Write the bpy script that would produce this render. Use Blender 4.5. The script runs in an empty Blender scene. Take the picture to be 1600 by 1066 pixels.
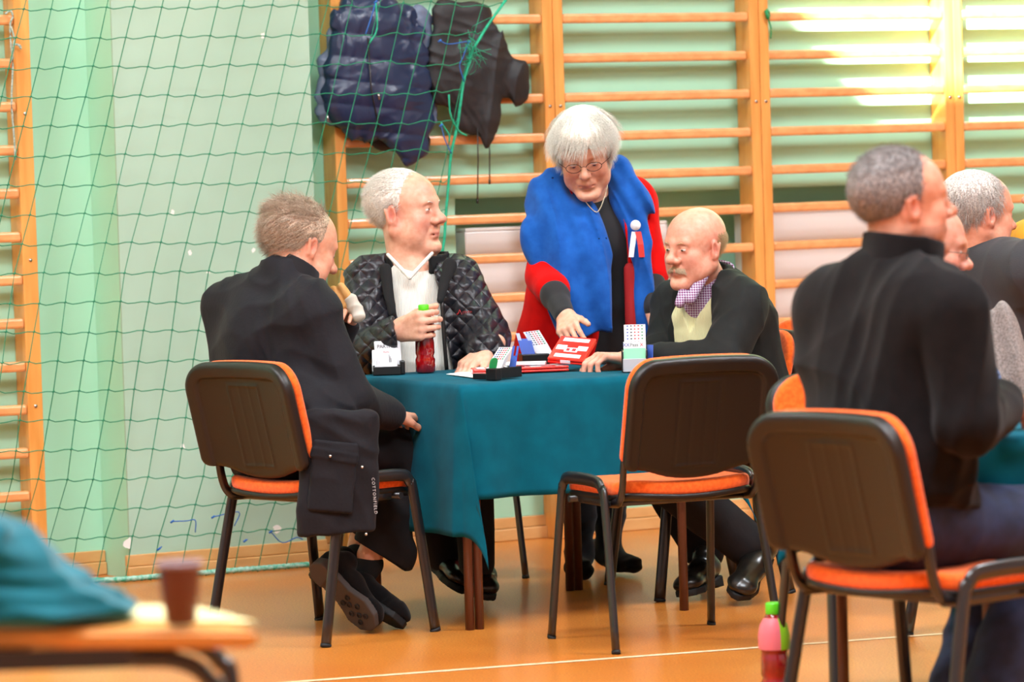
import bpy, bmesh, math, random
import numpy as np
from mathutils import Vector, Matrix
random.seed(7); np.random.seed(7)
C = bpy.context.scene.collection
PI = math.pi
# ------------------------------------------------------------------ camera
FPX, HC, YH, ROLL = 6000.0, 1.40, 250.0, 0.030
pitch = math.atan((533-YH)/FPX)
_F = np.array([0, math.cos(pitch), -math.sin(pitch)])
_U0 = np.array([0, math.sin(pitch), math.cos(pitch)])
_R0 = np.array([1., 0, 0])
_R = math.cos(ROLL)*_R0 - math.sin(ROLL)*_U0
_U = math.cos(ROLL)*_U0 + math.sin(ROLL)*_R0
CAM = np.array([0, 0, HC])
def ray(x, y): return _F*FPX + (x-800)*_R - (y-533)*_U
def P(x, y, Y):
    d = ray(x, y); return CAM + d*(Y/d[1])
def PZ(x, y, z):
    d = ray(x, y); return CAM + d*((z-HC)/d[2])
def FL(x, y): return PZ(x, y, 0.0)
def toPx(p):
    v = np.array(p)-CAM; w = v@_F
    return 800+FPX*(v@_R)/w, 533-FPX*(v@_U)/w
cd = bpy.data.cameras.new('camera'); cam = bpy.data.objects.new('camera', cd); C.objects.link(cam)
cd.sensor_width = 36; cd.sensor_fit = 'HORIZONTAL'; cd.lens = 36*FPX/1600; cd.clip_end = 200; cd.clip_start = .05
M = Matrix(((_R[0], _U[0], -_F[0], 0), (_R[1], _U[1], -_F[1], 0), (_R[2], _U[2], -_F[2], HC), (0, 0, 0, 1)))
cam.matrix_world = M
bpy.context.scene.camera = cam
cd.dof.use_dof = True; cd.dof.focus_distance = 11.75; cd.dof.aperture_fstop = 3.8
# ------------------------------------------------------------------ materials
def lin(c):
    if isinstance(c, str):
        c = [int(c[i:i+2], 16)/255 for i in (0, 2, 4)]
        c = [v/12.92 if v <= .04045 else ((v+.055)/1.055)**2.4 for v in c]
    return (c[0], c[1], c[2], 1)
class NT:
    def __init__(s, m): s.t = m.node_tree; s.n = s.t.nodes; s.l = s.t.links
    def new(s, t, **k):
        n = s.n.new(t)
        for a, b in k.items():
            if a.startswith('_'): n.inputs[a[1:].replace('_', ' ')].default_value = b
            else: setattr(n, a, b)
        return n
    def link(s, a, b): s.l.new(a, b)
MATS = {}
def mat(name, col, rough=.8, col2=None, nscale=8, stretch=(1, 1, 1), bump=0, bscale=200, bdist=.002, metal=0, sheen=0,
        spec=.5, coat=0, trans=0, ior=1.45, sss=0, attr=None, bstretch=(1, 1, 1), bdetail=3, emit=None, contrast=(.35, .65)):
    m = bpy.data.materials.new(name); m.use_nodes = True; t = NT(m)
    b = t.n['Principled BSDF']
    b.inputs['Roughness'].default_value = rough; b.inputs['Metallic'].default_value = metal
    b.inputs['Specular IOR Level'].default_value = spec
    if sheen: b.inputs['Sheen Weight'].default_value = sheen; b.inputs['Sheen Roughness'].default_value = .5
    if coat: b.inputs['Coat Weight'].default_value = coat; b.inputs['Coat Roughness'].default_value = .12
    if trans: b.inputs['Transmission Weight'].default_value = trans; b.inputs['IOR'].default_value = ior
    if sss:
        b.inputs['Subsurface Weight'].default_value = sss; b.inputs['Subsurface Radius'].default_value = (1, .35, .2); b.inputs['Subsurface Scale'].default_value = .006
    tc = t.new('ShaderNodeTexCoord'); src = None
    b.inputs['Base Color'].default_value = lin(col)
    if attr:
        a = t.new('ShaderNodeAttribute'); a.attribute_name = attr; src = a.outputs['Color']
    if col2 is not None:
        mp = t.new('ShaderNodeMapping'); mp.inputs['Scale'].default_value = stretch; t.link(tc.outputs['Object'], mp.inputs[0])
        nz = t.new('ShaderNodeTexNoise'); nz.inputs['Scale'].default_value = nscale; nz.inputs['Detail'].default_value = 5
        t.link(mp.outputs[0], nz.inputs[0])
        mr = t.new('ShaderNodeMapRange'); mr.inputs[1].default_value = contrast[0]; mr.inputs[2].default_value = contrast[1]; t.link(nz.outputs[0], mr.inputs[0])
        mx = t.new('ShaderNodeMix'); mx.data_type = 'RGBA'; t.link(mr.outputs[0], mx.inputs[0])
        if src is None: mx.inputs[6].default_value = lin(col)
        else: t.link(src, mx.inputs[6])
        mx.inputs[7].default_value = lin(col2)
        if src is not None: mx.blend_type = 'MULTIPLY'
        src = mx.outputs[2]
    if src is not None: t.link(src, b.inputs['Base Color'])
    if bump:
        mp2 = t.new('ShaderNodeMapping'); mp2.inputs['Scale'].default_value = bstretch; t.link(tc.outputs['Object'], mp2.inputs[0])
        n2 = t.new('ShaderNodeTexNoise'); n2.inputs['Scale'].default_value = bscale; n2.inputs['Detail'].default_value = bdetail; t.link(mp2.outputs[0], n2.inputs[0])
        bp = t.new('ShaderNodeBump'); bp.inputs['Strength'].default_value = bump; bp.inputs['Distance'].default_value = bdist
        t.link(n2.outputs[0], bp.inputs['Height']); t.link(bp.outputs[0], b.inputs['Normal'])
    MATS[name] = m
    return m
# ------------------------------------------------------------------ objects
def link(name, me, m=None, parent=None, smooth=False):
    o = bpy.data.objects.new(name, me); C.objects.link(o)
    if m is not None and len(me.materials) == 0: me.materials.append(m)
    if parent is not None: o.parent = parent
    if smooth: me.polygons.foreach_set('use_smooth', [True]*len(me.polygons))
    return o
def tag(o, label=None, cat=None, group=None, kind=None):
    if label: o['label'] = label
    if cat: o['category'] = cat
    if group: o['group'] = group
    if kind: o['kind'] = kind
    return o
def thing(name, label, cat, loc=(0, 0, 0), rz=0, group=None):
    o = bpy.data.objects.new(name, None); C.objects.link(o); o.location = loc; o.rotation_euler = (0, 0, rz); o.empty_display_size = .1
    return tag(o, label, cat, group)
def mesh_from(name, V, Fc):
    me = bpy.data.meshes.new(name); me.from_pydata([tuple(v) for v in V], [], [tuple(f) for f in Fc]); me.update(); return me
class MB:
    def __init__(s): s.V = []; s.F = []; s.sm = []
    def add(s, V, F, smooth=False):
        o = len(s.V); s.V += [tuple(map(float, v)) for v in V]; s.F += [tuple(i+o for i in f) for f in F]; s.sm += [smooth]*len(F); return s
    def box(s, lo, hi, T=None, bev=0):
        x0, y0, z0 = lo; x1, y1, z1 = hi
        if bev:
            bm = bmesh.new(); bmesh.ops.create_cube(bm, size=1)
            for v in bm.verts: v.co = Vector(((x0+x1)/2+v.co.x*(x1-x0), (y0+y1)/2+v.co.y*(y1-y0), (z0+z1)/2+v.co.z*(z1-z0)))
            bmesh.ops.bevel(bm, geom=list(bm.edges), offset=bev, segments=2, affect='EDGES', profile=.5)
            bm.verts.ensure_lookup_table(); V = [np.array(v.co) for v in bm.verts]; F = [[v.index for v in f.verts] for f in bm.faces]; bm.free()
        else:
            V = [np.array(v, float) for v in [(x0, y0, z0), (x1, y0, z0), (x1, y1, z0), (x0, y1, z0), (x0, y0, z1), (x1, y0, z1), (x1, y1, z1), (x0, y1, z1)]]
            F = [(0, 3, 2, 1), (4, 5, 6, 7), (0, 1, 5, 4), (1, 2, 6, 5), (2, 3, 7, 6), (3, 0, 4, 7)]
        if T: V = [T(v) for v in V]
        return s.add(V, F, False)
    def tube(s, pts, r, n=8, flat=1.0, up=(0, 0, 1), closed=False, caps=True):
        pts = [np.array(p, float) for p in pts]; m = len(pts); rr = r if hasattr(r, '__len__') else [r]*m
        up = np.array(up, float); V = []
        for i in range(m):
            if closed: t = pts[(i+1) % m]-pts[i-1]
            else: t = pts[min(i+1, m-1)]-pts[max(i-1, 0)]
            t = t/(np.linalg.norm(t)+1e-12); a = np.cross(up, t)
            if np.linalg.norm(a) < 1e-3: a = np.cross((.3, 1, .1), t)
            a /= np.linalg.norm(a); b = np.cross(t, a)
            for k in range(n):
                q = 2*PI*k/n; V.append(pts[i]+rr[i]*(a*math.cos(q)+b*math.sin(q)*flat))
        F = []
        for i in range(m if closed else m-1):
            for k in range(n):
                j = (i+1) % m; F.append((i*n+k, i*n+(k+1) % n, j*n+(k+1) % n, j*n+k))
        s.add(V, F, True)
        if caps and not closed:
            o = len(s.V)-m*n
            s.F += [tuple(o+k for k in range(n))[::-1], tuple(o+(m-1)*n+k for k in range(n))]; s.sm += [False]*2
        return s
    def lathe(s, prof, c=(0, 0, 0), n=24, T=None):
        V = []; c = np.array(c, float)
        for r, z in prof:
            for k in range(n): V.append(c+np.array([r*math.cos(2*PI*k/n), r*math.sin(2*PI*k/n), z]))
        F = [(i*n+k, i*n+(k+1) % n, (i+1)*n+(k+1) % n, (i+1)*n+k) for i in range(len(prof)-1) for k in range(n)]
        if T: V = [T(v) for v in V]
        return s.add(V, F, True)
    def build(s, name, m, parent=None):
        me = mesh_from(name, s.V, s.F); me.polygons.foreach_set('use_smooth', s.sm)
        return link(name, me, m, parent)
def spline(pts, n=6):
    pts = [np.array(p, float) for p in pts]; Q = [2*pts[0]-pts[1]]+pts+[2*pts[-1]-pts[-2]]; out = []
    for i in range(1, len(Q)-2):
        for k in range(n):
            t = k/n; a, b, c, d = Q[i-1:i+3]
            out.append(.5*((2*b)+(-a+c)*t+(2*a-5*b+4*c-d)*t*t+(-a+3*b-3*c+d)*t**3))
    out.append(pts[-1]); return out
def rotz(a): c, s = math.cos(a), math.sin(a); return np.array([[c, -s, 0], [s, c, 0], [0, 0, 1.]])
def rotx(a): c, s = math.cos(a), math.sin(a); return np.array([[1., 0, 0], [0, c, -s], [0, s, c]])
def roty(a): c, s = math.cos(a), math.sin(a); return np.array([[c, 0, s], [0, 1., 0], [-s, 0, c]])
def unit(v): v = np.array(v, float); return v/np.linalg.norm(v)
# ------------------------------------------------------------------ implicit surfaces (smooth union -> surface nets)
class Pr:
    def __init__(self, kind, k=.02, op='u', **a): self.kind = kind; self.k = k; self.op = op; self.a = a; self.prep()
    def prep(s):
        a = s.a
        if s.kind == 'cap':
            s.p0 = np.array(a['p0'], float); s.p1 = np.array(a['p1'], float); s.c = (s.p0+s.p1)/2
            s.br = np.linalg.norm(s.p1-s.p0)/2+max(a['r0'], a['r1'])*(max(1, a.get('s', 1)))
        elif s.kind == 'ell':
            s.c = np.array(a['c'], float); s.R = np.array(a.get('R', np.eye(3))); s.rad = np.array(a['r'], float); s.br = s.rad.max()
        elif s.kind == 'box':
            s.c = np.array(a['c'], float); s.R = np.array(a.get('R', np.eye(3))); s.h = np.array(a['h'], float); s.rr = a.get('rr', .01); s.br = np.linalg.norm(s.h)
        elif s.kind == 'fn':
            s.c = np.array(a['c'], float); s.br = a['br']
    def d(s, X):
        a = s.a
        if s.kind == 'cap':
            pa = X-s.p0; ba = s.p1-s.p0; sc = 1
            if 's' in a:
                n = a['n']; f = a['s']; pa = pa+np.outer(pa@n, n)*(1/f-1); ba = ba+n*(ba@n)*(1/f-1); sc = min(1, f)
            h = np.clip(pa@ba/(ba@ba+1e-12), 0, 1)
            return (np.linalg.norm(pa-h[:, None]*ba, axis=1)-(a['r0']+(a['r1']-a['r0'])*h))*sc
        if s.kind == 'ell':
            q = (X-s.c)@s.R; k0 = np.linalg.norm(q/s.rad, axis=1); k1 = np.linalg.norm(q/(s.rad**2), axis=1)+1e-9
            return k0*(k0-1)/k1
        if s.kind == 'box':
            q = np.abs((X-s.c)@s.R)-(s.h-s.rr)
            return np.linalg.norm(np.maximum(q, 0), axis=1)+np.minimum(q.max(axis=1), 0)-s.rr
        return a['f'](X)
def cap(p0, r0, p1, r1, k=.02, op='u', **a): return Pr('cap', k, op, p0=p0, r0=r0, p1=p1, r1=r1, **a)
def ell(c, r, k=.02, op='u', R=None): return Pr('ell', k, op, c=c, r=r, R=np.eye(3) if R is None else R)
def rbox(c, h, rr=.01, k=.02, op='u', R=None): return Pr('box', k, op, c=c, h=h, rr=rr, R=np.eye(3) if R is None else R)
def fold(d, pr, X):
    e = pr.d(X); k = pr.k
    if pr.op == 's':
        e = -e
        if k <= 0: return np.maximum(d, e)
        h = np.maximum(k-np.abs(d-e), 0)/k; return np.maximum(d, e)+h*h*k*.25
    if pr.op == 'i':
        return np.maximum(d, e)
    if k <= 0: return np.minimum(d, e)
    h = np.maximum(k-np.abs(d-e), 0)/k; return np.minimum(d, e)-h*h*k*.25
def sdf_eval(prims, X, disp=None):
    d = np.full(len(X), 9.0)
    for p in prims: d = fold(d, p, X)
    if disp is not None: d = d-disp(X)
    return d
def sdf_mesh(prims, res, disp=None, n=14, margin=.03):
    un = [p for p in prims if p.op == 'u']
    lo = np.min([p.c-p.br for p in un], axis=0)-margin; hi = np.max([p.c+p.br for p in un], axis=0)+margin
    S = n*res; nb = np.ceil((hi-lo)/S).astype(int)
    g = np.stack(np.meshgrid(*[np.arange(k) for k in nb], indexing='ij'), -1).reshape(-1, 3)
    cen = lo+(g+.5)*S; half = S*.88
    D = np.stack([p.d(cen) for p in prims]); lb = np.stack([np.linalg.norm(cen-p.c, axis=1)-p.br for p in prims])
    ui = [i for i, p in enumerate(prims) if p.op == 'u']
    near = np.minimum.reduce([np.where(D[i] > 0, np.minimum(D[i], np.maximum(lb[i], D[i]*.35)), D[i]) for i in ui])
    act = (near < half+margin+.01)
    gi = np.arange(n+1); loc = np.stack(np.meshgrid(gi, gi, gi, indexing='ij'), -1).reshape(-1, 3)
    dims = nb*n+2; KY = int(dims[2]); KX = int(dims[1])*KY
    ck = []; cv = []; eq = [[], [], []]; es = [[], [], []]
    offs = np.array([[0, 0, 0], [1, 0, 0], [0, 1, 0], [1, 1, 0], [0, 0, 1], [1, 0, 1], [0, 1, 1], [1, 1, 1]])
    E = [(0, 1), (2, 3), (4, 5), (6, 7), (0, 2), (1, 3), (4, 6), (5, 7), (0, 4), (1, 5), (2, 6), (3, 7)]
    for b in np.nonzero(act)[0]:
        base = g[b]*n; X = lo+(base+loc)*res
        sel = [p for i, p in enumerate(prims) if min(lb[i][b], max(D[i][b]*.35, lb[i][b])) < half+p.k+margin]
        if not any(p.op == 'u' for p in sel): continue
        v = sdf_eval(sel, X, disp).reshape(n+1, n+1, n+1)
        ins = v < 0
        if ins.all() or not ins.any(): continue
        s8 = sum(ins[o[0]:o[0]+n, o[1]:o[1]+n, o[2]:o[2]+n].astype(np.int8) for o in offs)
        ac = np.argwhere((s8 > 0) & (s8 < 8))
        cvv = np.stack([v[ac[:, 0]+o[0], ac[:, 1]+o[1], ac[:, 2]+o[2]] for o in offs], 1)
        acc = np.zeros((len(ac), 3)); cnt = np.zeros(len(ac))
        for i, j in E:
            a_, b_ = cvv[:, i], cvv[:, j]; cr = (a_ < 0) != (b_ < 0); t = np.where(cr, a_/(a_-b_+1e-20), 0)
            acc += np.where(cr[:, None], offs[i]+t[:, None]*(offs[j]-offs[i]), 0); cnt += cr
        G = ac+base
        ck.append(G[:, 0]*KX+G[:, 1]*KY+G[:, 2]); cv.append(lo+(G+acc/cnt[:, None])*res)
        for ax in range(3):
            sl0 = [slice(0, n)]*3; sl1 = list(sl0); sl1[ax] = slice(1, n+1)
            a_, b_ = ins[tuple(sl0)], ins[tuple(sl1)]
            q = np.argwhere(a_ != b_)
            if len(q): eq[ax].append(q+base); es[ax].append(a_[q[:, 0], q[:, 1], q[:, 2]])
    key = np.concatenate(ck); pos = np.concatenate(cv); o = np.argsort(key); key = key[o]; pos = pos[o]
    Fs = []
    st = [KX, KY, 1]
    for ax in range(3):
        if not eq[ax]: continue
        q = np.concatenate(eq[ax]); s_ = np.concatenate(es[ax]); kk = q[:, 0]*KX+q[:, 1]*KY+q[:, 2]
        u, w = [(1, 2), (2, 0), (0, 1)][ax]
        c4 = np.stack([kk, kk-st[u], kk-st[u]-st[w], kk-st[w]], 1)
        ix = np.searchsorted(key, c4); ix = np.minimum(ix, len(key)-1); ok = (key[ix] == c4).all(1)
        f = ix[ok]; s_ = s_[ok]; f[~s_] = f[~s_][:, ::-1]; Fs.append(f)
    F = np.concatenate(Fs)
    return pos, F
def np_mesh(name, V, F, smooth=True, colors=None, matidx=None):
    me = bpy.data.meshes.new(name); nf, k = F.shape
    me.vertices.add(len(V)); me.vertices.foreach_set('co', np.asarray(V, np.float32).ravel())
    me.loops.add(nf*k); me.loops.foreach_set('vertex_index', F.astype(np.int32).ravel())
    me.polygons.add(nf); me.polygons.foreach_set('loop_start', np.arange(nf, dtype=np.int32)*k)
    me.polygons.foreach_set('loop_total', np.full(nf, k, np.int32))
    if matidx is not None: me.polygons.foreach_set('material_index', matidx.astype(np.int32))
    me.update(calc_edges=True); me.validate()
    me.polygons.foreach_set('use_smooth', [smooth]*len(me.polygons))
    if colors is not None:
        at = me.color_attributes.new('col', 'FLOAT_COLOR', 'POINT'); at.data.foreach_set('color', np.asarray(colors, np.float32).ravel())
    return me
def sdf_obj(name, prims, m, parent=None, res=.006, disp=None, paint=None, smooth_iter=0, org=None):
    V, F = sdf_mesh(prims, res, disp)
    if smooth_iter:
        e = np.concatenate([F[:, [0, 1]], F[:, [1, 2]], F[:, [2, 3]], F[:, [3, 0]]])
        for _ in range(smooth_iter):
            A = np.zeros_like(V); c = np.zeros(len(V)); np.add.at(A, e[:, 0], V[e[:, 1]]); np.add.at(A, e[:, 1], V[e[:, 0]]); np.add.at(c, e[:, 0], 1); np.add.at(c, e[:, 1], 1)
            V = .5*V+.5*A/np.maximum(c, 1)[:, None]
    col = paint(V) if paint else None
    if parent is not None:                                 # store vertices relative to the thing's base
        V = V-np.array(parent.location)
    me = np_mesh(name, V, F, True, col)
    return link(name, me, m, parent)
def wrinkle(amp=.005, fr=26, seed=0, stretch=(1, 1, 1), sharp=.9):
    """soft cloth creases: domain-warped ridges that come and go in patches"""
    r = np.random.RandomState(seed); D = [unit(r.randn(3)) for _ in range(9)]; ph = r.rand(9)*6.28; st = np.array(stretch, float)
    def f(X):
        Y = X*st; w = np.sin(Y@D[0]*fr*.5+ph[0])+.7*np.sin(Y@D[1]*fr*.8+ph[1]); m = .5+.5*np.sin(Y@D[5]*fr*.33+ph[5]+w*.5); m2 = .5+.5*np.sin(Y@D[6]*fr*.4+ph[6]-w*.4)
        a = 1-np.abs(np.sin(Y@D[2]*fr*.8+1.5*w+ph[2]))**sharp; b = 1-np.abs(np.sin(Y@D[3]*fr*1.3+1.7*w+ph[3]))**sharp; c = np.sin(Y@D[4]*fr*.6+w+ph[4])
        return amp*(1.35*a*m+.8*b*m2+.45*c-.55)
    return f
# ------------------------------------------------------------------ palette
wall_green = mat('wall_green', 'aadfc2', .5, 'a2d8ba', 1.5, bump=.15, bscale=60, bdist=.001)
panel_green = mat('panel_green', 'a6c5b0', .55, '9fbea8', 2.2, bump=.1, bscale=40, bdist=.001)
white_paint = mat('white_paint', 'e6e0dc', .35)
plaster = mat('chipped_plaster', 'eceae4', .9)
ceil_m = mat('ceiling_paint', 'dfe3dc', .9)
wood = mat('varnished_pine', 'e5a456', .35, 'd68f42', 5, stretch=(6, 6, .6), bump=.1, bscale=40, coat=.25)
rung_m = mat('varnished_beech', 'e6a468', .32, 'd89258', 6, stretch=(.6, 6, 6), bump=.1, bscale=40, coat=.3)
wood_side = wood
dark_wood = mat('brown_leg_paint', '5d2f1e', .4, '4a2416', 5, stretch=(4, 4, .5), coat=.2)
table_top_m = mat('pale_beech_top', 'd9a860', .4, 'cf9c54', 5, stretch=(.5, 5, 5))
cloth_teal = mat('teal_cloth', '015668', .95, '014c5d', 14, bump=.35, bscale=700, bdist=.0006, sheen=.04, spec=.1)
cloth_pile = mat('teal_fleece', '02606e', .95, '02515d', 14, bump=.3, bscale=300, bdist=.001, sheen=.2, spec=.15)
orange_f = mat('orange_upholstery', 'ee6a22', .95, 'da5614', 90, bump=.6, bscale=420, bdist=.0015, sheen=.25, spec=.15)
plastic_b = mat('brown_black_plastic', '17110e', .42, bump=.3, bscale=900, bdist=.0006, spec=.45)
metal_b = mat('black_enamel_tube', '1a1718', .3, spec=.6, coat=.2)
black_pl = mat('black_plastic', '161414', .4)
rubber = mat('rubber_foot', '0c0b0b', .7)
steel = mat('steel', 'b8b4ae', .3, metal=1)
net_m = mat('green_net_twine', '10805a', .7)
net_d = mat('green_edge_rope', '1fae86', .75, '12906a', 60)
blue_tie = mat('blue_tie_cord', '1f5fae', .6)
red_pl = mat('red_board_plastic', 'e2281a', .3, coat=.3)
card_w = mat('white_card', 'e9ebf0', .5)
paper = mat('white_paper', 'f2f2ee', .7)
card_blue = mat('blue_card', '4768c4', .4)
card_green = mat('green_card', '54c98a', .4)
green_pl = mat('green_plastic', '1f9b57', .35, trans=.2)
grey_pl = mat('pale_grey_plastic', 'b4b6bc', .4)
ink = mat('black_ink', '1c1c1e', .6); ink_red = mat('red_ink', 'c22a2c', .6); ink_blue = mat('blue_ink', '2f50a0', .6)
ink_white = mat('white_thread', 'b9b7b7', .8); ink_green = mat('green_ink', '2b8f5a', .6)
syrup = mat('red_drink', '9a0a10', .08, '6e060a', 20, spec=.6, coat=.8)
clear_pl = mat('clear_plastic', 'f4eef0', .05, trans=.95, ior=1.3)
lime = mat('lime_cap', '55c81c', .35)
label_g = mat('label_green', '86c41c', .4); label_r = mat('label_pink', 'e0707c', .4)
cup_m = mat('brown_cup', '5b2f28', .35); cream = mat('cream_sheet', 'd2c893', .6)
for_w = mat('orange_wood_top', 'd79a4a', .45, 'c88a3c', 4, stretch=(.5, 4, 4))
def floor_material():
    m = bpy.data.materials.new('gym_floor'); m.use_nodes = True; t = NT(m); b = t.n['Principled BSDF']
    tc = t.new('ShaderNodeTexCoord')
    a = t.new('ShaderNodeTexNoise'); a.inputs['Scale'].default_value = 160; a.inputs['Detail'].default_value = 6; a.inputs['Roughness'].default_value = .7
    c = t.new('ShaderNodeTexNoise'); c.inputs['Scale'].default_value = 1.1; c.inputs['Detail'].default_value = 3
    for q in (a, c): t.link(tc.outputs['Object'], q.inputs[0])
    r = t.new('ShaderNodeValToRGB'); r.color_ramp.elements[0].position = .36; r.color_ramp.elements[1].position = .64
    r.color_ramp.elements[0].color = lin('a85c1e'); r.color_ramp.elements[1].color = lin('e0923c')
    t.link(a.outputs[0], r.inputs[0])
    mx = t.new('ShaderNodeMix'); mx.data_type = 'RGBA'; mx.blend_type = 'MULTIPLY'; mx.inputs[0].default_value = .55
    r2 = t.new('ShaderNodeValToRGB'); r2.color_ramp.elements[0].position = .35; r2.color_ramp.elements[1].position = .65
    r2.color_ramp.elements[0].color = lin('ecc294'); r2.color_ramp.elements[1].color = (1, 1, 1, 1)
    t.link(c.outputs[0], r2.inputs[0]); t.link(r.outputs[0], mx.inputs[6]); t.link(r2.outputs[0], mx.inputs[7]); t.link(mx.outputs[2], b.inputs['Base Color'])
    b.inputs['Roughness'].default_value = .34; b.inputs['Coat Weight'].default_value = .25; b.inputs['Coat Roughness'].default_value = .13
    bp = t.new('ShaderNodeBump'); bp.inputs['Strength'].default_value = .12; bp.inputs['Distance'].default_value = .002
    t.link(a.outputs[0], bp.inputs['Height']); t.link(bp.outputs[0], b.inputs['Normal'])
    return m
# ------------------------------------------------------------------ room frame
W0 = FL(800, 844); aw = math.atan(.54); wu = np.array([math.cos(aw), math.sin(aw), 0]); wn = np.array([math.sin(aw), -math.cos(aw), 0])
def wp(s, d, z): return W0+wu*s+wn*d+np.array([0, 0, z])
def wx(x, y, d=0.0):                                     # where the ray of a pixel meets the plane d metres in front of the wall
    r = ray(x, y); t = ((W0+wn*d-CAM)@wn)/(r@wn); p = CAM+r*t
    return (p-W0)@wu, p[2]
def wbox(mb, s0, s1, d0, d1, z0, z1, bev=0):
    return mb.box((s0, d0, z0), (s1, d1, z1), T=lambda v: wp(v[0], v[1], v[2]), bev=bev)
SMIN, SMAX, ZT = -12, 22, 6.5
def wquads(name, rects, m):
    mb = MB()
    for s0, s1, z0, z1 in rects: wbox(mb, s0, s1, -.25, 0, z0, z1)
    return mb.build(name, m)
# floor
me = mesh_from('floor', [(-30, -12, 0), (30, -12, 0), (30, 40, 0), (-30, 40, 0)], [(0, 1, 2, 3)])
tag(link('floor', me, floor_material()), kind='structure')
nl, nzt = wx(710, 310.7); nr, _ = wx(1462, 288); nzb = .33
for nm_, rc_ in (('wall_back', (SMIN, nl, 0, ZT)), ('wall_right', (nr, SMAX, 0, ZT)), ('wall_below_niche', (nl, nr, 0, nzb)), ('wall_above_niche', (nl, nr, nzt, ZT))): tag(wquads(nm_, [rc_], wall_green), kind='structure')
mb = MB(); wbox(mb, nl-.1, nr+.1, -.3, -.251, nzb-.1, nzt+.1); tag(mb.build('wall_niche', wall_green), kind='structure')
# pilaster
def fdp(d): return wx(187, 400, d)[0]-wx(130, 400, 0)[0]
lo_, hi_ = .05, .8
for _ in range(40):
    mid = (lo_+hi_)/2
    if fdp(mid)*fdp(lo_) <= 0: hi_ = mid
    else: lo_ = mid
DP = .235; ps0 = wx(187, 400, DP)[0]; ps1 = wx(489, 250, DP)[0]
print('pilaster depth', DP, ps0, ps1)
mb = MB(); wbox(mb, ps0, ps1, .002, DP-.012, 0, ZT); tag(mb.build('wall_column', wall_green), kind='structure')
mb = MB(); wbox(mb, ps0, ps1, DP-.011, DP, 0, ZT); tag(mb.build('wall_panel', panel_green), kind='structure')
# chips in the panel paint
for i, (x, y, r) in enumerate([(411, 56, .011), (200, 849, .017), (433, 826, .016), (286, 698, .010), (270, 332, .008), (297, 395, .008), (396, 391, .007), (325, 425, .007), (252, 876, .02), (265, 873, .012)]):
    s, z = wx(x, y, DP+.001)
    rr = [r*random.uniform(.6, 1.2) for _ in range(11)]
    V = [wp(s+rr[k]*math.cos(k*2*PI/11), DP+.0008, z+rr[k]*1.2*math.sin(k*2*PI/11)) for k in range(11)]
    tag(link('trim_%d' % (10+i), mesh_from('chip', V, [tuple(range(11))[::-1]]), plaster), kind='structure')
# baseboards (stepped timber)
base_m = mat('baseboard_timber', 'd9a96c', .45, 'cf9c5e', 4, stretch=(.5, 4, 4))
for nm, (a_, b_, d0) in {'baseboard_back': (ps1+.001, SMAX, 0), 'baseboard_left': (SMIN, ps0-.001, 0), 'baseboard_column': (ps0-.02, ps1+.0, DP)}.items():
    mb = MB(); wbox(mb, a_, b_, d0+.0005, d0+.03, 0, .045, .004); wbox(mb, a_, b_, d0+.0005, d0+.018, .046, .085, .003)
    tag(mb.build(nm, base_m), kind='structure')
# white court line on the floor
p0, p1 = FL(840, 1038), FL(1600, 981.5); dr = unit(p1-p0); sd = np.array([-dr[1], dr[0], 0]); A_, B_ = p0-dr*1.7, p1+dr*3
line_m = mat('line_paint', 'e2c9a4', .4, 'c89a62', 30, contrast=(.5, .75))
me = mesh_from('trim_1', [A_-sd*.014+[0, 0, .0012], B_-sd*.014+[0, 0, .0012], B_+sd*.014+[0, 0, .0012], A_+sd*.014+[0, 0, .0012]], [(0, 1, 2, 3)])
tag(link('trim_1', me, line_m), kind='structure')
# ceiling with an unseen opening, added to shape the sun patch
sunT = unit(wu*.95-wn*1.0-np.array([0, 0, .95]))
def back_to_ceiling(p): t = (ZT-p[2])/-sunT[2]; return p-sunT*t
sA, zA = wx(1375, 60); sB, zB = wx(1545, 215); c1 = back_to_ceiling(wp(sA, 0, zB)); c2 = back_to_ceiling(wp(sB+1.8, 0, zB+1.8))
def ws(p): q = p-W0; return q@wu, q@wn
(a0, b0), (a1, b1) = ws(c1), ws(c2); a0, a1 = min(a0, a1), max(a0, a1); b0, b1 = min(b0, b1), max(b0, b1)
print('added roof opening', a0, a1, b0, b1)
mb = MB()
for s0, s1, d0, d1 in [(-26, a0, -1, 30), (a1, 30, -1, 30), (a0, a1, -1, b0), (a0, a1, b1, 30)]: wbox(mb, s0, s1, d0, d1, ZT, ZT+.1)
tag(mb.build('ceiling', ceil_m), kind='structure')
mb = MB()
for k in range(3):
    s = a0+(a1-a0)*(k+.5)/3*1.0
wbox(mb, a0-.05, a0, b0, b1, ZT-.06, ZT-.001); wbox(mb, a1, a1+.05, b0, b1, ZT-.06, ZT-.001); tag(mb.build('sun_opening', white_paint), kind='structure')  # edge strips of the added opening, out of view
sl = bpy.data.lights.new('sun', 'SUN'); so = bpy.data.objects.new('sun', sl); C.objects.link(so); sl.energy = 52; sl.angle = .012; sl.color = (1, .93, .78)
so.rotation_euler = Vector(-sunT).to_track_quat('Z', 'Y').to_euler(); so.location = (0, 0, 9)
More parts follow.
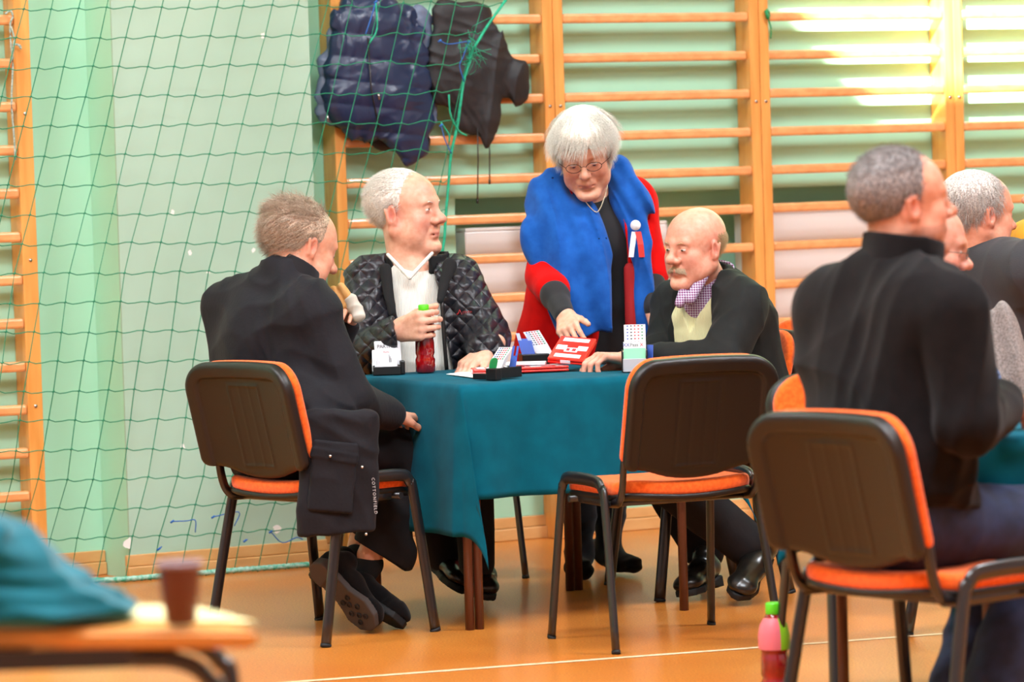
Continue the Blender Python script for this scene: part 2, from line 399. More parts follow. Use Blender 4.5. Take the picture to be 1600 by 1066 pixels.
# lamp panels added out of view overhead to light the room
fill_body = mat('fill_lamp_housing', 'e8e8e8', .5)
def fill_lamp(x, y, e, sx=2.4, sy=1.2):
    mb = MB(); mb.box((x-sx/2-.03, y-sy/2-.03, ZT-.1), (x+sx/2+.03, y+sy/2+.03, ZT-.05)); o = mb.build('fill_lamp', fill_body); tag(o, 'white rectangular lamp panel added out of view over the gym', 'lamp', 'lamps added over the gym')
    l = bpy.data.lights.new('fill_light', 'AREA'); l.shape = 'RECTANGLE'; l.size = sx; l.size_y = sy; l.energy = e; l.color = (.91, .98, 1.05)
    lo = bpy.data.objects.new('fill_light', l); C.objects.link(lo); lo.location = (x, y, ZT-.12)
for x, y, e in [(-3, 4.8, 280), (3, 4.8, 360), (-3.6, 9.6, 330), (4.6, 10.5, 540), (0, 6.6, 520)]: fill_lamp(x, y, e)
w = bpy.data.worlds.new('world'); bpy.context.scene.world = w; w.use_nodes = True
w.node_tree.nodes['Background'].inputs[0].default_value = (.86, .95, 1, 1); w.node_tree.nodes['Background'].inputs[1].default_value = .60
vs = bpy.context.scene.view_settings; vs.view_transform = 'Standard'; vs.look = 'None'; vs.gamma = 1; vs.exposure = 0.0; vs.use_curve_mapping = False
# ------------------------------------------------------------------ radiators in the niche
def radiator(x0, x1, ytop, label):
    s0, zt = wx(x0, ytop, -.1); s1, _ = wx(x1, ytop, -.1); zb = .42
    c = wp((s0+s1)/2, -.1, 0)
    t = thing('radiator', label, 'radiator', tuple(c)); mb = MB()
    def T(v): return wp(v[0], v[1], v[2])-c
    mb.box((s0, -.10, zb), (s1, -.062, zt-.012), T=T, bev=.006); mb.box((s0, -.17, zb), (s1, -.14, zt-.012), T=T, bev=.006); mb.build('panel', white_paint, t)
    g = MB(); n = int((s1-s0)/.03)
    g.box((s0, -.172, zt-.012), (s1, -.06, zt), T=T, bev=.003); g.build('top_grille', white_paint, t)
    f = MB(); 
    for k in range(n): f.box((s0+.02+k*.03, -.14, zb+.02), (s0+.022+k*.03, -.10, zt-.03), T=T)
    f.build('fins', white_paint, t)
    for q0 in (s0-.002, s1-.0005):
        e = MB(); e.box((q0, -.172, zb), (q0+.0025, -.06, zt-.014), T=T); e.build('side_cover', white_paint, t)
    v = MB(); v.tube([T((s1+.02, -.12, zt-.08)), T((s1+.07, -.12, zt-.08))], .012); v.tube([T((s1+.07, -.12, zt-.08)), T((s1+.11, -.12, zt-.08))], .02, 12); v.build('valve', steel, t)
    r = MB(); r.tube([T((s1+.02, -.12, zb+.05)), T((s1+.06, -.12, zb+.05)), T((s1+.06, -.12, zb-.07))], .01); r.build('pipe', white_paint, t)
    return t
radiator(719, 1034, 357, 'white panel radiator in the niche between the men and the woman')
radiator(1163, 1412, 331, 'white panel radiator in the niche right of the bald man')
# ------------------------------------------------------------------ wall bars
DB = .105                                                   # front of the posts
zr0 = wx(877, 29, DB)[1]; zr7 = wx(1205, 445, DB)[1]; RS = (zr0-zr7)/7; print('rung spacing', RS, zr0)
def wall_bars(sl_, sr, label, zc0=zr0, rs=RS, pw=.042, wide_right=False, zmax=2.42):
    c = wp((sl_+sr)/2, 0, 0); t = thing('wall_bars', label, 'wall bars', tuple(c), 0, 'beech wall bars along the gym wall')
    T = lambda v: wp(v[0], v[1], v[2])-c
    pr_ = .055 if wide_right else pw
    for a_, b_ in ((sl_, sl_+pw), (sr-pr_, sr)):
        mb = MB(); mb.box((a_, .002, 0.0), (b_, DB, zmax+.1), T=T, bev=.004); po = mb.build('post', wood, t)
        for z in (zc0-.32, zc0-.32-1.0)+((zc0-.32-.5,) if wide_right else ()):
            q = T(((a_+b_)/2, DB, z)); mb = MB()
            mb.lathe([(0, 0), (.006, 0), (.006, .003), (0, .003)], n=10, T=lambda v, q=q: q+wu*v[0]+np.array([0, 0, 1])*v[1]+wn*v[2])
            mb.build('bolt', steel, po)
    z = zc0+3*rs; k = -3
    while z > .2:
        ex = -.018 if k == 1 else .0
        mb = MB(); d1 = DB-.002+ex
        mb.box((sl_+pw+.0005, d1-.034, z-.0175), (sr-pr_-.0005, d1, z+.0175), T=T, bev=.009)
        if z < zmax+.05: mb.build('rung', rung_m, t)
        z -= rs; k += 1
    return t
seam = [wx(x, 62, DB)[0] for x in (864.5, 1186.5, 1489.5)]; sA_ = wx(524.5, 250, DB)[0]
zl0 = wx(5, 31, DB)[1]; zl11 = wx(5, 778.5, DB)[1]; sLr = wx(59, 400, DB)[0]
G = .001
wall_bars(sLr-.95, sLr, 'wooden wall bars at the far left edge behind the net with a cord tied on', zl0, (zl0-zl11)/11, wide_right=True)
wall_bars(sA_, seam[0]-G, 'wooden wall bars on which the coats hang')
wall_bars(seam[0]+G, seam[1]-G, 'wooden wall bars behind the standing woman')
wall_bars(seam[1]+G, seam[2]-G, 'wooden wall bars partly lit by the sun patch')
wall_bars(seam[2]+G, seam[2]+.9, 'wooden wall bars at the far right edge')
# ------------------------------------------------------------------ conference chair
def chair_meshes():
    D = {}
    # side frame: inverted U, oval tube
    def side(sx):
        mb = MB()
        pts = spline([(sx*.262, .222, 0), (sx*.243, .170, .40), (sx*.240, .155, .455), (sx*.240, .115, .477), (sx*.240, -.06, .477), (sx*.240, -.105, .455), (sx*.243, -.13, .40), (sx*.262, -.215, 0)], 6)
        mb.tube(pts, .0185, 12, flat=.55, up=(1, 0, 0)); return mb
    for sx in (-1, 1): D['side', sx] = side(sx)
    def ring():
        mb = MB()
        mb.tube([(-.240, .12, .415), (.240, .12, .415)], .010, 8); mb.tube([(-.240, -.11, .415), (.240, -.11, .415)], .010, 8)
        return mb
    D['rails'] = ring()
    def backpost(sx):
        mb = MB(); mb.tube(spline([(sx*.212, .10, .418), (sx*.212, -.12, .418), (sx*.213, -.165, .430), (sx*.214, -.188, .47), (sx*.214, -.205, .56), (sx*.205, -.235, .70)], 6), .0145, 10, flat=.6, up=(1, 0, 0)); return mb
    for sx in (-1, 1): D['bp', sx] = backpost(sx)
    # seat cushion and pan
    def seatd(th, zc, grow):
        def f(X):
            x, y, z = X[:, 0], X[:, 1], X[:, 2]
            zz = z-zc+.055*np.clip((y-.12)/.12, 0, 2)**2*.5+.010*np.cos(np.clip(x/.22, -1, 1)*PI/2)*np.exp(-((y+.02)/.14)**2)*1.2-.02*np.clip(-(y+.12)/.1, 0, 1)*(x/.2)**2
            a = np.abs(x)-(.222+grow-.10); b = np.abs(y-.015)-(.215+grow-.10); q = np.hypot(np.maximum(a, 0), np.maximum(b, 0))+np.minimum(np.maximum(a, b), 0)-.10
            c = np.abs(zz)-th/2; r = min(.018, th*.45); q2 = q+r; c2 = c+r
            return np.hypot(np.maximum(q2, 0), np.maximum(c2, 0))+np.minimum(np.maximum(q2, c2), 0)-r
        return [Pr('fn', 0, f=f, c=(0, .015, zc), br=.34)]
    D['seat'] = np_mesh('seat', *sdf_mesh(seatd(.045, .455, 0), .006))
    D['pan'] = np_mesh('seat_pan', *sdf_mesh(seatd(.020, .431, .002), .006))
    # back: leaning and curved shell
    tilt = math.radians(14); Rb = rotx(tilt); C0 = np.array([0, -.232, .675])
    def backd(th, yo, grow, recess=False):
        def f(X):
            q = (X-C0)@Rb; x, y, z = q[:, 0], q[:, 1], q[:, 2]
            y = y+.55*x*x-yo                                      # horizontal wrap (edges forward)
            w = .228+grow; zt, zb = .158+grow, -.150-grow
            zc = (zt+zb)/2; hz = (zt-zb)/2
            rad = np.where(z > 0, .085, .03)
            a = np.abs(x)-(w-rad); b = np.abs(z-zc)-(hz-rad); o = np.hypot(np.maximum(a, 0), np.maximum(b, 0))+np.minimum(np.maximum(a, b), 0)-rad
            # lower lobe
            lobe = (np.hypot(x/.155, (z+.135)/.062)-1)*.06
            h = np.maximum(.03-np.abs(o-lobe), 0)/.03; o = np.minimum(o, lobe)-h*h*.03*.25
            c = np.abs(y)-th/2
            if recess:
                a2_ = np.abs(x)-(w-rad); b2_ = (z-.0)-(zt-rad); inner = np.hypot(np.maximum(a2_, 0), np.maximum(b2_, 0))+np.minimum(np.maximum(a2_, b2_), 0)-rad+.042; dep = .010*np.clip(-inner/.006, 0, 1)
                c = np.where(y < 0, -(y+th/2)+dep, c)
                s_ = np.maximum(np.abs(x)-.066, np.abs(z+.03)-.125)
                c = np.where(y < 0, c-.003*np.clip(1-np.abs(s_)/.006, 0, 1)-.0015*np.clip(1-np.abs(np.abs(x)-.022)/.006, 0, 1)*(s_ < 0), c)
            r = min(.016, th*.45); o2, c2 = o+r, c+r
            return (np.hypot(np.maximum(o2, 0), np.maximum(c2, 0))+np.minimum(np.maximum(o2, c2), 0)-r)*.9
        return [Pr('fn', 0, f=f, c=C0, br=.34)]
    D['shell'] = np_mesh('back_shell', *sdf_mesh(backd(.040, -.012, .006, True), .0045))
    D['cush'] = np_mesh('back_cushion', *sdf_mesh(backd(.030, .024, .0), .006))
    return D
CH = chair_meshes()
def build_chair(loc, rz, label, group=None, draped=False):
    t = thing('conference_chair', label, 'chair', (loc[0], loc[1], 0), rz, group)
    for sx in (-1, 1):
        if ('sm', sx) not in CH:
            o = CH['side', sx].build('side_frame', metal_b, t); CH['sm', sx] = o.data
            g = MB()
            for y in (.222, -.215):
                g = MB(); g.tube([(sx*.262, y, 0), (sx*.2615, y*.99, .010)], .0194, 12, flat=.58, up=(1, 0, 0)); f = g.build('foot_cap', rubber, o); CH['fc', sx, y] = f.data
            p = CH['bp', sx].build('back_post', metal_b, t); CH['bm', sx] = p.data
        else:
            o = link('side_frame', CH['sm', sx], None, t)
            for y in (.222, -.215): link('foot_cap', CH['fc', sx, y], None, o)
            link('back_post', CH['bm', sx], None, t)
    if 'rm' not in CH:
        CH['rm'] = []
        for y in (.12, -.11):
            mb = MB(); mb.tube([(-.240, y, .415), (.240, y, .415)], .010, 8); CH['rm'].append(mb.build('cross_rail', metal_b, t).data)
    else:
        for me in CH['rm']: link('cross_rail', me, None, t)
    link('seat', CH['seat'], orange_f, t); link('seat_pan', CH['pan'], plastic_b, t)
    sh = link('back_shell', CH['shell'], plastic_b, t); link('back_cushion', CH['cush'], orange_f, t)
    return t
def rz_of(theta): return theta
GC = 'orange upholstered conference chairs'
cC = FL(1040, 999); CHC = build_chair(cC, math.radians(24), 'empty orange chair with its black back to us, by the right side of the table', GC)
c1 = FL(503, 990); CH1 = build_chair(c1, math.radians(-46), 'orange chair under the man in the dark jacket, left of the table', GC)
# chair of the white-haired man: near feet at (780,925) and (677,909)
c2 = FL(672, 905)+np.array([-.0, .05, 0]); CH2 = build_chair(c2, math.radians(-160), 'orange chair under the white-haired man in the quilted jacket', GC)
c3 = FL(1093, 921); CH3 = build_chair(c3, math.radians(106), 'orange chair under the bald man with the moustache', GC)
# chair of the man in the black fleece
b4 = P(1304, 668, 8.35); c4 = np.array([b4[0], b4[1], 0])+rotz(math.radians(-50))@np.array([0, .262, 0])
CH4 = build_chair(c4, math.radians(-50), 'orange chair under the man in black fleece, nearest at the right', GC)
# chair seen edge-on between the empty chair and the fleece man
b5 = P(1262, 612, 9.5); c5 = np.array([b5[0], b5[1], 0])+rotz(math.radians(-63))@np.array([0, .25, 0])
CH5 = build_chair(c5, math.radians(196), 'orange chair with rounded back just left of the man in black fleece', GC)
b6 = P(1240, 560, 12.6); c6 = np.array([b6[0], b6[1], 0])
CH6 = build_chair(c6+[.02, .1, 0], math.radians(150), 'orange chair by the wall bars behind the bald man, back cushion showing', GC)
# ------------------------------------------------------------------ tables and cloths
def cloth(name, label, F0, ex, ey, w, d, z, hang, m, tw=(0, 0), seed=1, group=None, res=.02):
    """F0 corner, ex/ey unit edge directions, hang = (near-x side, far-x side, near-y side, far-y side)"""
    r = np.random.RandomState(seed); ph = r.rand(12)*6.28
    hx0, hx1, hy0, hy1 = hang
    us = np.arange(-hx0, w+hx1+1e-6, res); vs_ = np.arange(-hy0, d+hy1+1e-6, res); V = []
    for u in us:
        for v in vs_:
            du = u if u < 0 else max(u-w, 0); dv = v if v < 0 else max(v-d, 0)
            bu, bv = min(max(u, 0), w), min(max(v, 0), d)
            su, sv = np.sign(du), np.sign(dv); au, av = abs(du), abs(dv)
            rr = math.hypot(au, av); q = np.array(F0)+ex*bu+ey*bv
            if rr < 1e-9:
                V.append(q+np.array([0, 0, z+.0015+.0008*math.sin(9*u+ph[0])*math.sin(11*v+ph[1])])); continue
            lift = .012*(1-math.exp(-rr/.02)); drop = rr-.010*(1-math.exp(-rr/.02))
            if au > 0 and av > 0:
                ph_ = math.atan2(av, au); fin = math.sin(2*ph_)**.8
                out = (ex*su+ey*sv)/math.sqrt(2)
                tl = .30*fin; lat = (ex*su*math.cos(ph_)+ey*sv*math.sin(ph_))
                side = tw[0]*ex+tw[1]*ey
                p = q+lat*lift+out*(rr*math.sin(tl)*.55)+side*rr*math.sin(ph_*2)*.42+np.array([0, 0, -drop*math.cos(tl)])
            else:
                nrm = ex*su if au > 0 else ey*sv; al = v if au > 0 else u; L = d if au > 0 else w
                wv = .010*math.sin(al*17+ph[2+int(au > 0)])+.006*math.sin(al*31+ph[4])
                edge = min(al, L-al)/.08; wv *= min(1, max(edge, 0))
                p = q+nrm*(lift+.018*rr/.34+wv*min(rr/.3, 1.2))+np.array([0, 0, -drop])
            p = p+np.array([0, 0, z]); V.append(p)
    nu, nv = len(us), len(vs_); F = [(i*nv+j, (i+1)*nv+j, (i+1)*nv+j+1, i*nv+j+1) for i in range(nu-1) for j in range(nv-1)]
    me = mesh_from(name, V, F); o = link(name, me, m, None, True)
    md = o.modifiers.new('thick', 'SOLIDIFY'); md.thickness = .0022; md.offset = -1
    return tag(o, label, 'tablecloth', group)
TZ = .735
lF, lR = FL(742, 984), FL(1047, 956)
ex = unit(lR-lF); ey = np.array([-ex[1], ex[0], 0]); TF = lF-ex*.04-ey*.04; TW = .80
def table(TF, ex, ey, w, d, label, double=True):
    c = TF+ex*w/2+ey*d/2; t = thing('card_table', label, 'table', (c[0], c[1], 0)); o = np.array([c[0], c[1], 0])
    mb = MB(); T = lambda v: TF+ex*v[0]+ey*v[1]+np.array([0, 0, v[2]])-o
    mb.box((.006, .006, TZ-.022), (w-.006, d-.006, TZ-.001), T=T, bev=.006); mb.build('table_top', dark_wood, t)
    mb = MB(); mb.box((.04, .04, TZ-.07), (w-.04, d-.04, TZ-.023), T=T, bev=.003); mb.build('apron', dark_wood, t)
    for a_, b_, dd in ((.04, .04, 1), (w-.04, .04, 0), (.04, d-.04, 1), (w-.04, d-.04, 1)):
        for k in range(2 if dd and double else 1):
            mb = MB(); x = a_+(k-.5*dd)*.0+(-.016+.032*k if dd and double else 0)
            mb.tube([T((x, b_, 0)), T((x, b_, TZ-.03))], .0145, 10, up=(1, 0, 0)); mb.build('leg', dark_wood, t)
    return t
table(TF, ex, ey, TW, TW, 'square card table with brown legs under the teal cloth, in the middle')
cloth('tablecloth', 'teal cloth over the card table the four people share', TF, ex, ey, TW, TW, TZ, (.46, .36, .35, .2), cloth_teal, tw=(.42, -.1), seed=3)
# second table at the right
q2 = PZ(1528, 686, TZ); e2 = rotz(math.radians(-4))@ex; f2 = np.array([-e2[1], e2[0], 0])
T2 = np.array([q2[0], q2[1], 0])
table(T2+0*e2, e2, f2, .8, .8, 'table with a teal cloth in front of the man in black fleece, right edge', False)
cloth('tablecloth', 'teal cloth on the right-hand table, dark corner hanging under the fleece man', T2, e2, f2, .8, .8, TZ, (.33, .3, .33, .2), cloth_teal, tw=(-.3, 0), seed=5)
# ------------------------------------------------------------------ blurred foreground table
def fore_table():
    zt = .72; A = PZ(-160, 985, zt); B = PZ(405, 985, zt); B2 = PZ(268, 948, zt); A2 = PZ(-160, 935, zt)
    c = (A+B)/2; t = thing('wooden_table', 'blurred wooden table with dark metal legs in the near left corner', 'table', (c[0], c[1]+.1, 0)); o = np.array(t.location)
    V = []; pts = [A, B, B2+np.array([0, .25, 0])*0, A2]
    bm = bmesh.new(); lo = [bm.verts.new(Vector(p-o)+Vector((0, 0, -.028))) for p in pts]; hi = [bm.verts.new(Vector(p-o)) for p in pts]
    bm.faces.new(hi); bm.faces.new(lo[::-1])
    for i in range(4): bm.faces.new((lo[i], lo[(i+1) % 4], hi[(i+1) % 4], hi[i]))
    bmesh.ops.recalc_face_normals(bm, faces=bm.faces); bmesh.ops.bevel(bm, geom=list(bm.edges), offset=.007, segments=3, affect='EDGES')
    me = bpy.data.meshes.new('top'); bm.to_mesh(me); bm.free(); link('table_top', me, for_w, t)
    s = unit(B-A); 
    for k, X in enumerate((B-s*.10, A+s*.10)):
        for Y2 in (.04, .26):
            q = X+np.array([0, Y2, 0])-o; mb = MB(); sg = (1 if k == 0 else -1)
            mb.tube(spline([q+[-.10*sg, 0, -.045], q+[-.03*sg, 0, -.05], q+[.015*sg, 0, -.08], q+[.035*sg, 0, -.16], q+[.05*sg, 0, -.712]], 6), .014, 10); mb.build('leg', metal_b, t)
    mb = MB(); mb.box((min(A[0], B[0])+.12-o[0], -.09, zt-.06), (B[0]-.13-o[0], -.07, zt-.03)); mb.build('apron', metal_b, t)
    return t
fore_table()
sheet = MB(); z_ = .7205
S4 = [PZ(196, 972, z_), PZ(402, 976, z_), PZ(300, 950, z_), PZ(215, 949, z_)]
sheet.add([*S4, *[p+[0, 0, .004] for p in S4]], [(3, 2, 1, 0), (4, 5, 6, 7), (0, 1, 5, 4), (1, 2, 6, 5), (2, 3, 7, 6), (3, 0, 4, 7)])
tag(sheet.build('paper_sheet', cream), 'cream sheet lying on the blurred foreground table by the cup', 'paper')
cp = PZ(283, 975, .7255); cup = thing('drinking_cup', 'dark brown plastic cup on the blurred foreground table', 'cup', tuple(cp))
mb = MB(); mb.lathe([(.0, .0), (.021, 0), (.0225, .003), (.033, .086), (.0335, .09), (.0315, .09), (.021, .006), (0, .005)], n=28); mb.build('cup_body', cup_m, cup)
mb = MB(); mb.lathe([(.033, .086), (.0355, .088), (.0355, .092), (.033, .0935), (.0315, .092), (.0315, .088), (.033, .086)], n=28); mb.build('rim', mat('cup_rim', '8f8089', .4), cup)
# folded teal cloths heaped on the foreground table
def heap():
    base = PZ(40, 985, .7205)
    def lay(cx, cz, rx, ry, rz, tilt, yo=0): return ell(base+np.array([cx, .09+yo, cz]), (rx, ry, rz), .02, R=roty(tilt))
    pr = [lay(-.06, .022, .225, .14, .030, .02), lay(-.075, .058, .20, .13, .026, .12), lay(-.08, .090, .165, .12, .026, .16), lay(-.055, .118, .10, .11, .034, .3), lay(-.115, .125, .12, .11, .03, -.1)]
    w = wrinkle(.012, 26, 5); return sdf_obj('folded_cloth', pr, cloth_pile, None, .006, disp=lambda X: w(X))
tag(heap(), 'heap of folded teal cloth on the blurred foreground table', 'cloth')
# ------------------------------------------------------------------ plastic drink bottles
def bottle(loc, H, label, fill=1.0, wrap=True, name='drink_bottle'):
    t = thing(name, label, 'bottle', tuple(loc)); s = H/.22
    prof = [(0, .002), (.025, 0), (.031, .006), (.031, .045), (.0275, .055), (.0305, .064), (.031, .10), (.0285, .108), (.0285, .112), (.033, .122), (.0335, .150), (.029, .172), (.018, .192), (.0145, .197), (.0145, .204), (0, .204)]
    mb = MB(); mb.lathe([(r*s*(1+.02*math.sin(z*300)), z*s) for r, z in prof], n=30); mb.build('bottle_body', syrup if not wrap else syrup, t)
    mb = MB(); mb.lathe([(.0165*s, .196*s), (.0172*s, .198*s), (.0172*s, .218*s), (.015*s, .221*s), (0, .221*s)], n=24); mb.build('cap', lime, t)
    if wrap:
        for nm, m_, a0_, a1_ in (('label', label_r, PI*1.0, PI*1.62), ('label_leaf', label_g, PI*1.62, PI*2.0), ('label_back', label_g, 0, PI*1.0)):
            V = []; F = []; n = 12; pz = [(.0340, .119), (.0348, .125), (.0350, .150), (.0305, .172), (.0215, .188)]
            for i, (r, z) in enumerate(pz):
                for k in range(n+1):
                    q = a0_+(a1_-a0_)*k/n; V.append((r*s*math.cos(q), r*s*math.sin(q), z*s))
            F = [(i*(n+1)+k, i*(n+1)+k+1, (i+1)*(n+1)+k+1, (i+1)*(n+1)+k) for i in range(len(pz)-1) for k in range(n)]
            mb = MB(); mb.add(V, F, True); mb.build(nm, m_, t)
    return t
fb = FL(1212, 1098); bottle(fb, .255, 'red drink bottle with lime cap standing on the floor, bottom right')
# ------------------------------------------------------------------ people: heads, hands, hair
def skin_mat():
    m = mat('skin', 'd9a184', .48, 'e8cfc0', 55, attr='col', sss=.12, spec=.4, bump=.4, bscale=130, bdist=.0012, bdetail=6, contrast=(.3, .9)); return m
skin = skin_mat()
def hair_material(name, c1, c2):
    m = bpy.data.materials.new(name); m.use_nodes = True; t = NT(m); b = t.n['Principled BSDF']
    tc = t.new('ShaderNodeTexCoord'); nz = t.new('ShaderNodeTexNoise'); nz.inputs['Scale'].default_value = 210; nz.inputs['Detail'].default_value = 3; t.link(tc.outputs['Object'], nz.inputs[0])
    r = t.new('ShaderNodeValToRGB'); r.color_ramp.elements[0].position = .35; r.color_ramp.elements[1].position = .65
    r.color_ramp.elements[0].color = lin(c1); r.color_ramp.elements[1].color = lin(c2); t.link(nz.outputs[0], r.inputs[0]); t.link(r.outputs[0], b.inputs['Base Color'])
    b.inputs['Roughness'].default_value = .5; b.inputs['Specular IOR Level'].default_value = .35
    return m
eye_w = mat('eye_white', 'dcd3cc', .25); eye_i = mat('iris', '4a4238', .2, coat=.5); 
class Fr:                                           # local frame of a head
    def __init__(s, c, yaw, pitch=0, roll=0, sc=1.0):
        s.c = np.array(c, float); s.R = rotz(yaw)@rotx(pitch)@roty(roll); s.s = sc
    def p(s, v): return s.c+s.R@(np.array(v, float)*s.s)
    def inv(s, X): return (X-s.c)@s.R/s.s
def head_prims(f, jowl=0, nose=1.0, cheek=1.0, mouth_open=0, ears=True, fat=1.0, browd=1.0, chin=1.0):
    S = f.s; R = f.R
    E = lambda c, r, k=.012, op='u', Rl=None: ell(f.p(c), [q*S for q in r], k*S, op, R if Rl is None else R@Rl)
    K = lambda a, ra, b, rb, k=.012, op='u': cap(f.p(a), ra*S, f.p(b), rb*S, k*S, op)
    pr = [E((0, -.018, .045), (.077, .098, .083), .01), E((0, .028, .028), (.068, .070, .078), .03),
          E((0, .030, -.040), (.060*fat, .060, .062), .03)]
    for s in (-1, 1):
        pr += [K((s*.058*fat, -.005, -.045), .020, (s*.022, .070, -.100*chin), .016, .03), E((s*.043*cheek, .062, -.026), (.024, .022, .026), .02),
               E((s*.046*fat, .045, -.062), (.022, .026, .024+.006*jowl), .025)]
    pr += [K((-.012, .083, -.104*chin), .013, (.012, .083, -.104*chin), .013, .02), K((0, .060, -.098), .02, (0, .0, -.085), .026, .03),
           K((-.036, .080, .028), .012*browd, (0, .090, .026), .011*browd, .014), K((.036, .080, .028), .012*browd, (0, .090, .026), .011*browd, .014)]
    for s in (-1, 1):
        pr += [E((s*.031, .098, .009), (.019, .014, .012), .012, 's'), E((s*.031, .0755, .0085), (.0155, .0145, .0125), .004)]
        pr += [K((s*.019, .0885, .0150), .0028, (s*.041, .0835, .0135), .0026, .004), K((s*.020, .0870, .0005), .0030, (s*.040, .0835, .0005), .0030, .006),
               K((s*.016, .093, -.035), .004, (s*.030, .080, -.060), .004, .012, 's')]
    n = nose
    pr += [K((0, .090, .020), .0085, (0, .108*1.0+.006*(n-1), -.018), .0100*n, .014), E((0, .113+.004*(n-1)*3, -.024), (.0125*n, .0125*n, .0115*n), .010)]
    for s in (-1, 1):
        pr += [E((s*.0125*n, .101, -.029), (.0085*n, .0100*n, .0085*n), .007), E((s*.0065, .108, -.037), (.0042, .005, .004), .003, 's')]
    pr += [E((0, .078, -.058), (.028, .018, .020), .016), K((-.020, .083, -.0615), .0046, (0, .0945, -.0590), .0056, .007), K((.020, .083, -.0615), .0046, (0, .0945, -.0590), .0056, .007),
           K((-.018, .082, -.071-mouth_open), .0052, (.018, .082, -.071-mouth_open), .0052, .007), E((0, .091, -.0705-mouth_open), (.014, .006, .006), .006),
           K((-.023, .090, -.0655-mouth_open*.5), .0018+mouth_open*.4, (.023, .090, -.0655-mouth_open*.5), .0018+mouth_open*.4, .004, 's'), E((0, .095, -.085), (.02, .008, .006), .01, 's')]
    if ears:
        for s in (-1, 1):
            Rl = rotz(-s*.35)@rotx(-.15)
            pr += [E((s*.079, -.008, -.004), (.0085, .020, .033), .006, 'u', Rl), E((s*.087, -.000, .002), (.006, .011, .019), .005, 's', Rl), K((s*.078, .006, -.010), .005, (s*.079, .004, -.026), .006, .006),
                   K((s*.088, -.020, .018), .0042, (s*.084, -.012, -.022), .004, .006)]
    return pr
def head_paint(f, base, red, lips, X, extra=None, cnose=.5):
    q = f.inv(X); c = np.tile(np.array(lin(base)), (len(X), 1)); rd = np.array(lin(red)); lp = np.array(lin(lips))
    def g(cx, cy, cz, s): return np.exp(-(((q-np.array([cx, cy, cz]))/np.array(s))**2).sum(1))
    w = .6*g(.045, .07, -.03, (.03, .03, .025))+.6*g(-.045, .07, -.03, (.03, .03, .025))+cnose*g(0, .115, -.026, (.016, .02, .018))+.8*g(.08, -.005, 0, (.012, .03, .04))+.8*g(-.08, -.005, 0, (.012, .03, .04))+.25*g(0, .08, .07, (.06, .04, .03))
    w = np.clip(w, 0, 1)[:, None]; c = c*(1-w)+rd*w
    l = np.clip(1.5*g(0, .092, -.0645, (.019, .012, .0075)), 0, 1)[:, None]*.75; c = c*(1-l)+lp*l
    l = np.clip(.55*(g(.031, .09, -.002, (.018, .02, .007))+g(-.031, .09, -.002, (.018, .02, .007))), 0, 1)[:, None]; c = c*(1-l)+rd*.75*l
    c[:, 3] = 1
    if extra: c = extra(q, c)
    return c
def eyes(f, root, look=(0, 0), openness=.45):
    for s in (-1, 1):
        mb = MB(); c = np.array([s*.031, .0778, .0072]); r = .0128
        # visible slice of the eyeball between the lids
        V = []; F = []; n, m_ = 16, 7
        for i in range(m_+1):
            a = (i/m_-.5)*2*openness*.55
            for k in range(n+1):
                b = (k/n-.5)*1.75; V.append(f.p(c+r*1.06*np.array([math.sin(b)*math.cos(a), math.cos(b)*math.cos(a)*1.06, math.sin(a)-.02-.12*b*b*0])))
        F = [(i*(n+1)+k, i*(n+1)+k+1, (i+1)*(n+1)+k+1, (i+1)*(n+1)+k) for i in range(m_) for k in range(n)]
        o = np.array(root.location); mb.add([v-o for v in V], F, True); e = mb.build('eye', eye_w, root)
        d = unit([look[0], 1, look[1]]); mb = MB(); V = [f.p(c+d*r*1.15)-o]
        q = np.cross(d, [0, 0, 1]); q = unit(q); u = np.cross(q, d)
        for k in range(16):
            t = 2*PI*k/16; V.append(f.p(c+d*r*1.11+(q*math.cos(t)+u*math.sin(t)*.62)*.0056)-o)
        mb.add(V, [(0, k+1, (k+1) % 16+1) for k in range(16)], True); mb.build('iris', eye_i, e)
def strands(f, root, m, n, region, length, direc, seed=1, width=.00045, surf=None, gravity=.3, segs=4, jitter=.35, lift=.3, name='hair', base=None, parent=None, prims=None):
    """thin hair blades rooted on an ellipsoid-like scalp; region(q)->bool picks the local root points, direc(q)->local growth direction"""
    r = np.random.RandomState(seed); V = []; F = []; o = np.array(root.location); cnt = 0; tries = 0
    while cnt < n and tries < n*30:
        tries += 1
        d = unit(r.randn(3)); q = surf(d)
        if q is None or not region(q): continue
        nrm = unit(q-np.array([0, -.018, .03])); g = direc(q)+r.randn(3)*jitter; g = unit(g)
        L = length(q)*r.uniform(.65, 1.15); pts = [q.copy()]; v = unit(nrm*lift+g)
        for k in range(segs):
            v = unit(v+np.array(f.R.T@np.array([0, 0, -gravity]))*.35+g*.25-nrm*.10*k); pts.append(pts[-1]+v*L/segs)
        sd = unit(np.cross(v, nrm)+1e-6); w = width*r.uniform(.7, 1.4)
        b = len(V)
        for k, p in enumerate(pts):
            ww = w*(1-k/segs*.85); V.append(f.p(p+sd*ww)-o); V.append(f.p(p-sd*ww)-o); V.append(f.p(p+nrm*ww*1.2)-o)
        for k in range(segs):
            i0, j0 = b+3*k, b+3*k+3
            F += [(i0, i0+1, j0+1, j0), (i0+1, i0+2, j0+2, j0+1), (i0+2, i0, j0, j0+2)]
        cnt += 1
    me = mesh_from('strands', V, F); return me
def join_np(name, parts, m, root):
    V = []; F = []; off = 0
    for v, fc in parts:
        V += [tuple(x) for x in v]; F += [tuple(int(i)+off for i in q) for q in fc]; off += len(v)
    me = mesh_from(name, V, F); return link(name, me, m, root, True)
